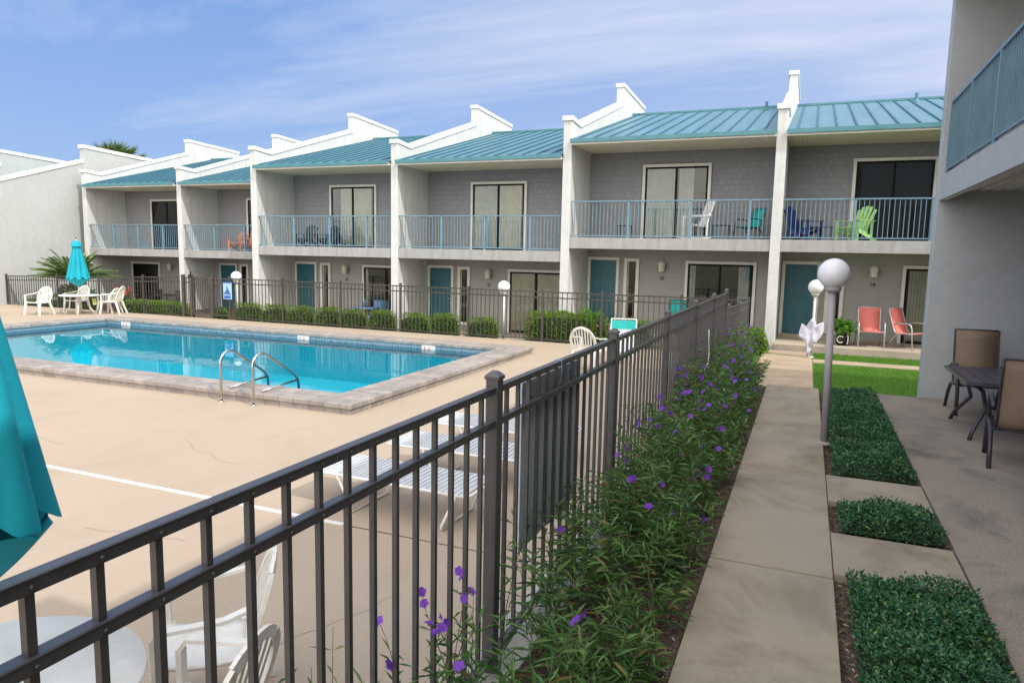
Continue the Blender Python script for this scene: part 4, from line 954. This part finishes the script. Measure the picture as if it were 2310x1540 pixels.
# shrubs
def shrub(name,label,cx,cy,z0,w,d,h,mat_,nl,ll=.05,lw=.03,group=None,boxy=3.2,flowers=None,cat='shrub',seed=0):
    r=thing(name,label,cat,(cx,cy,z0),0,group); rs=np.random.default_rng(seed+int(abs(cx)*100))
    u=rs.normal(size=(nl,3)); u/=np.linalg.norm(u,axis=1,keepdims=True); u[:,2]=np.abs(u[:,2])*1.0
    k=(np.abs(u)**boxy).sum(1)**(-1/boxy); rad=k*(1-rs.random(nl)**2*.22)*(1+(.07 if boxy<4 else .035)*np.sin(u[:,0]*9+seed)+(.06 if boxy<4 else .03)*np.sin(u[:,2]*11+u[:,1]*7))
    p=u*rad[:,None]*np.array([w/2,d/2,h*.93])+np.array([0,0,.04])
    # lower skirts
    low=rs.random(nl)<.35; p[low,2]*=rs.random(low.sum())
    dr=u+rs.normal(size=(nl,3))*.6; dr[:,2]+=.35
    V,F=leaves(p,dr,rs.uniform(ll*.7,ll*1.25,nl),lw,fold=.15)
    obj('foliage',npmesh('foliage',[(V,F,0)],[mat_]),r)
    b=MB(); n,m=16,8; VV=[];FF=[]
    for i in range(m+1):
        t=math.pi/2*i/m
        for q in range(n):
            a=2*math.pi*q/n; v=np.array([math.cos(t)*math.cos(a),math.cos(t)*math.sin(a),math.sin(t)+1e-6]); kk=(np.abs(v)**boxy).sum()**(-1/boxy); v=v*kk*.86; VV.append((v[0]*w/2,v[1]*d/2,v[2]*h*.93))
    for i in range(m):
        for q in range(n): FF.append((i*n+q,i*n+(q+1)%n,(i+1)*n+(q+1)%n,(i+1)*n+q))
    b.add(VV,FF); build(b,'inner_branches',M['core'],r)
    if flowers:
        FP=[p[i]*1.04 for i in rs.choice(nl,flowers[1])]; FN=[v/np.linalg.norm(v)+np.array([0,-.5,.2]) for v in FP]; V,F=flower_parts(FP,FN,[.05]*len(FP)); obj('flowers',npmesh('flowers',[(V,F,0)],[flowers[0]]),r)
    return r
G='clipped shrubs along the far fence'
sh=[(-18.45,1.25,'below the blue sign'),(-17.25,1.1,'right of the blue sign'),(-16.15,1.1,'in front of the door of the fourth townhouse from the right'),(-15.0,1.05,'left of the light blue patio table'),(-14.0,1.1,'in front of the light blue patio table'),(-12.85,1.05,'left of the bare pillar base by the fence'),(-11.62,1.08,'right of the bare pillar base by the fence'),(-10.52,1.05,'in front of the teal door by the globe lamp'),(-9.18,1.1,'just left of the pale globe lamp post')]
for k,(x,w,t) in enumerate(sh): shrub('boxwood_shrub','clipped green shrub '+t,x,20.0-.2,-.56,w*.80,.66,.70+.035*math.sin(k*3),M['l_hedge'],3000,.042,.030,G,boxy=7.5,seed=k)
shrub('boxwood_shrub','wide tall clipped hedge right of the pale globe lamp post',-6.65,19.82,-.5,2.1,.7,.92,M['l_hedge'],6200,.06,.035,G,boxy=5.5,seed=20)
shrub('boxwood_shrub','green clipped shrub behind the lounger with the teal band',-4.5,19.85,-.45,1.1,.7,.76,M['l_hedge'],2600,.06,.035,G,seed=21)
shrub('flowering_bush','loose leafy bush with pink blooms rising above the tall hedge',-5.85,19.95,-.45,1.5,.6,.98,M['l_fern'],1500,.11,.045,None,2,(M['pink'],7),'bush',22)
shrub('boxwood_shrub','small bright green shrub at the foot of the pillar by the walkway',-1.18,19.1,LW,.72,.6,.62,M['l_hedge'],1800,.055,.035,None,seed=23)
shrub('hedge','long low hedge behind the left fence, from the chairs to the gate',-23.4,20.1,-.62,3.6,.8,.60,M['l_hedge'],6500,.06,.04,None,6,seed=24,cat='hedge')
shrub('hedge','low reddish green hedge left of the sago palm',-31.0,20.4,-.95,2.6,.8,.68,M['l_hedge'],3000,.06,.04,None,6,seed=25,cat='hedge')
shrub('leafy_shrub','dark leafy shrub behind the far umbrella, under the sago palm',-28.0,20.2,-.8,2.4,.9,1.3,M['l_dark'],3000,.13,.07,None,2.2,seed=26,cat='shrub')
shrub('leafy_shrub','small yellow green shrub right of the gate opening',-19.9,20.0,-.6,.5,.4,.5,M['l_fern'],400,.08,.04,None,2,seed=27,cat='shrub')
# sago palm
def palm(name,label,loc,nf,L,lift,trunk_h,mat_,ll=.4,droop=.7,seed=3,cat='palm',tr=.12,fw_=.035):
    r=thing(name,label,cat,loc); rs=np.random.default_rng(seed); P=[];D=[];Ls=[];SD=[]; st=MB()
    for k in range(nf):
        a=rs.uniform(0,2*math.pi); el=rs.uniform(lift[0],lift[1]); Lk=L*rs.uniform(.8,1.1); pts=[]
        for i in range(13):
            t=i/12; h=Lk*t; z=trunk_h+h*math.sin(el)-droop*Lk*t*t*.5; rr=h*math.cos(el); pts.append(Vector((rr*math.cos(a),rr*math.sin(a),z)))
        st.tube(pts,[.018*(1-.8*i/12) for i in range(13)],4,cap=False)
        for i in range(2,13):
            for sub in (0,.5):
                i2=min(12,i+1); p=pts[i].lerp(pts[i2],sub); dd=(pts[i2]-pts[i-1]).normalized(); sd=Vector((-math.sin(a),math.cos(a),0))
                for s in (-1,1):
                    v=(sd*s+dd*.75+Vector((0,0,-.12))).normalized(); P.append(p[:]); D.append(v[:]); Ls.append(ll*(1-.55*(i/12))*rs.uniform(.85,1.1)); SD.append(dd.cross(v)[:] if False else dd[:])
    V,F=leaves(np.array(P),np.array(D),np.array(Ls),fw_,side=np.array(SD),fold=.1,droop=.15)
    V2,F2=tri(st); obj('fronds',npmesh('fronds',[(V,F,0),(V2,F2,0)],[mat_]),r)
    b=MB(); b.tube([(0,0,-.3),(0.02,0,trunk_h*.5),(0,0,trunk_h)],[tr*1.2,tr,tr],12); build(b,'trunk',M['bark'],r)
    return r
palm('sago_palm','sago palm with arching fronds behind the far umbrella',(-28.7,20.7,-.7),50,1.9,(.35,1.25),1.25,M['l_palm'],.42,.55,3,tr=.22,fw_=.07)
def fanpalm(label,loc,seed):
    r=thing('palm_tree',label,'palm tree',loc); rs=np.random.default_rng(seed); P=[];D=[];Ls=[];SD=[]; st=MB()
    for k in range(52):
        a=rs.uniform(0,2*math.pi); el=rs.uniform(-.5,1.4); u=Vector((math.cos(a)*math.cos(el),math.sin(a)*math.cos(el),math.sin(el))); pl=rs.uniform(.7,1.3); c=u*pl; st.tube([(0,0,0),c[:]],.02,4,cap=False)
        s=u.cross(Vector((0,0,1))).normalized(); up_=s.cross(u)
        for q in range(26):
            t=(q/25-.5)*2.9; d=u*math.cos(t)+s*math.sin(t)+up_*.08*math.sin(q*2.4); P.append(c[:]);D.append(d[:]);Ls.append(1.15*rs.uniform(.85,1.05)*(1-.18*abs(t)));SD.append(u.cross(d)[:] if abs(t)>.05 else s[:])
    SDn=np.array(SD); V,F=leaves(np.array(P),np.array(D),np.array(Ls),.085,side=None,fold=.05,droop=.18); V2,F2=tri(st)
    obj('fronds',npmesh('fronds',[(V,F,0),(V2,F2,0)],[M['l_palm']]),r); b=MB(); b.tube([(0,0,-loc[2]-1),(0,0,-.1)],[.28,.2],12); build(b,'trunk',M['bark'],r)
fanpalm('palm tree crown showing above the white parapet on the left',(-42.3,33.8,6.95),5)
# fern in pot
r=thing('potted_fern','bright green fern in a black pot beside the coral chairs','potted plant',(.98,20.75,ZP))
b=MB(); b.lathe([(0,0),(.15,0),(.2,.36),(.22,.38),(.2,.40),(.17,.36),(0,.36)],20); pt=build(b,'pot',M['black'],r,True)
b=MB(); b.tube([(-.06+.085*math.cos(t),-.205,.17+.085*math.sin(t)) for t in np.linspace(.8,5.5,10)],.014,6); b.tube([(.09+.05*math.cos(t)*.6,-.20,.17+.13*math.sin(t)) for t in np.linspace(-1.2,1.2,7)],.013,6); build(b,'white_marking',M['white'],pt)
P=[];D=[];Ls=[]
for k in range(75):
    a=random.uniform(0,6.28); el=random.uniform(.1,1.45); L=random.uniform(.4,.62)
    for i in range(14):
        t=(i+1)/14; rr=L*t*math.cos(el)*1.0; z=.42+L*t*math.sin(el)*1.1-.42*L*t*t*1.3; P+= [(rr*math.cos(a),rr*math.sin(a),z)]*2; D+=[(-math.sin(a)+.6*math.cos(a),math.cos(a)+.6*math.sin(a),-.2),(math.sin(a)+.6*math.cos(a),-math.cos(a)+.6*math.sin(a),-.2)]; Ls+=[.09*(1.15-.6*t)]*2
V,F=leaves(np.array(P),np.array(D),np.array(Ls),.022); obj('fronds',npmesh('fronds',[(V,F,0)],[M['l_fern']]),r)
# potted red flowers on leftmost patio
r=thing('potted_flowers','red flowers in a blue pot behind the left fence','potted plant',(-28.3,22.6,-.78)); b=MB(); b.lathe([(0,0),(.2,0),(.3,.45),(.0,.45)],18); build(b,'pot',M['lightblue'],r,True)
p=rng.normal(size=(260,3))*np.array([.22,.22,.17])+np.array([0,0,.65]); V,F=leaves(p,rng.normal(size=(260,3)),.12,.06); obj('foliage',npmesh('foliage',[(V,F,0)],[M['l_dark']]),r)
pp=rng.normal(size=(22,3))*np.array([.2,.2,.12])+np.array([0,0,.82]); V,F=flower_parts(list(pp),[np.array([.1,-1,.3])]*22,[.07]*22); obj('flowers',npmesh('flowers',[(V,F,0)],[M['red']]),r)
# dark stone in bed
b=MB(); b.sphere((0,0,0),.10,10,7,1.2,.9,.6); o=build(b,'garden_stone',mat('slate_stone',(.10,.12,.14),.6,(.06,.07,.09),9)); o.location=(-.86,5.75,.10); tag(o,'dark blue grey stone among the purple flowers','stone')
for i,(x,y) in enumerate(((-.60,3.95),)):
    pass
# bracket sprinkler by the pillar base
r=thing('garden_hose_loop','thin curved drip pipe rising at the edge of the flower bed','pipe',(-.55,8.3,0)); b=MB(); b.tube(arc((-.05,0,.03),.09,-.3,2.6,8,'xz'),.004,6); build(b,'tube',M['bronze'],r,True)
# tree mass behind the camera side, seen only in reflections
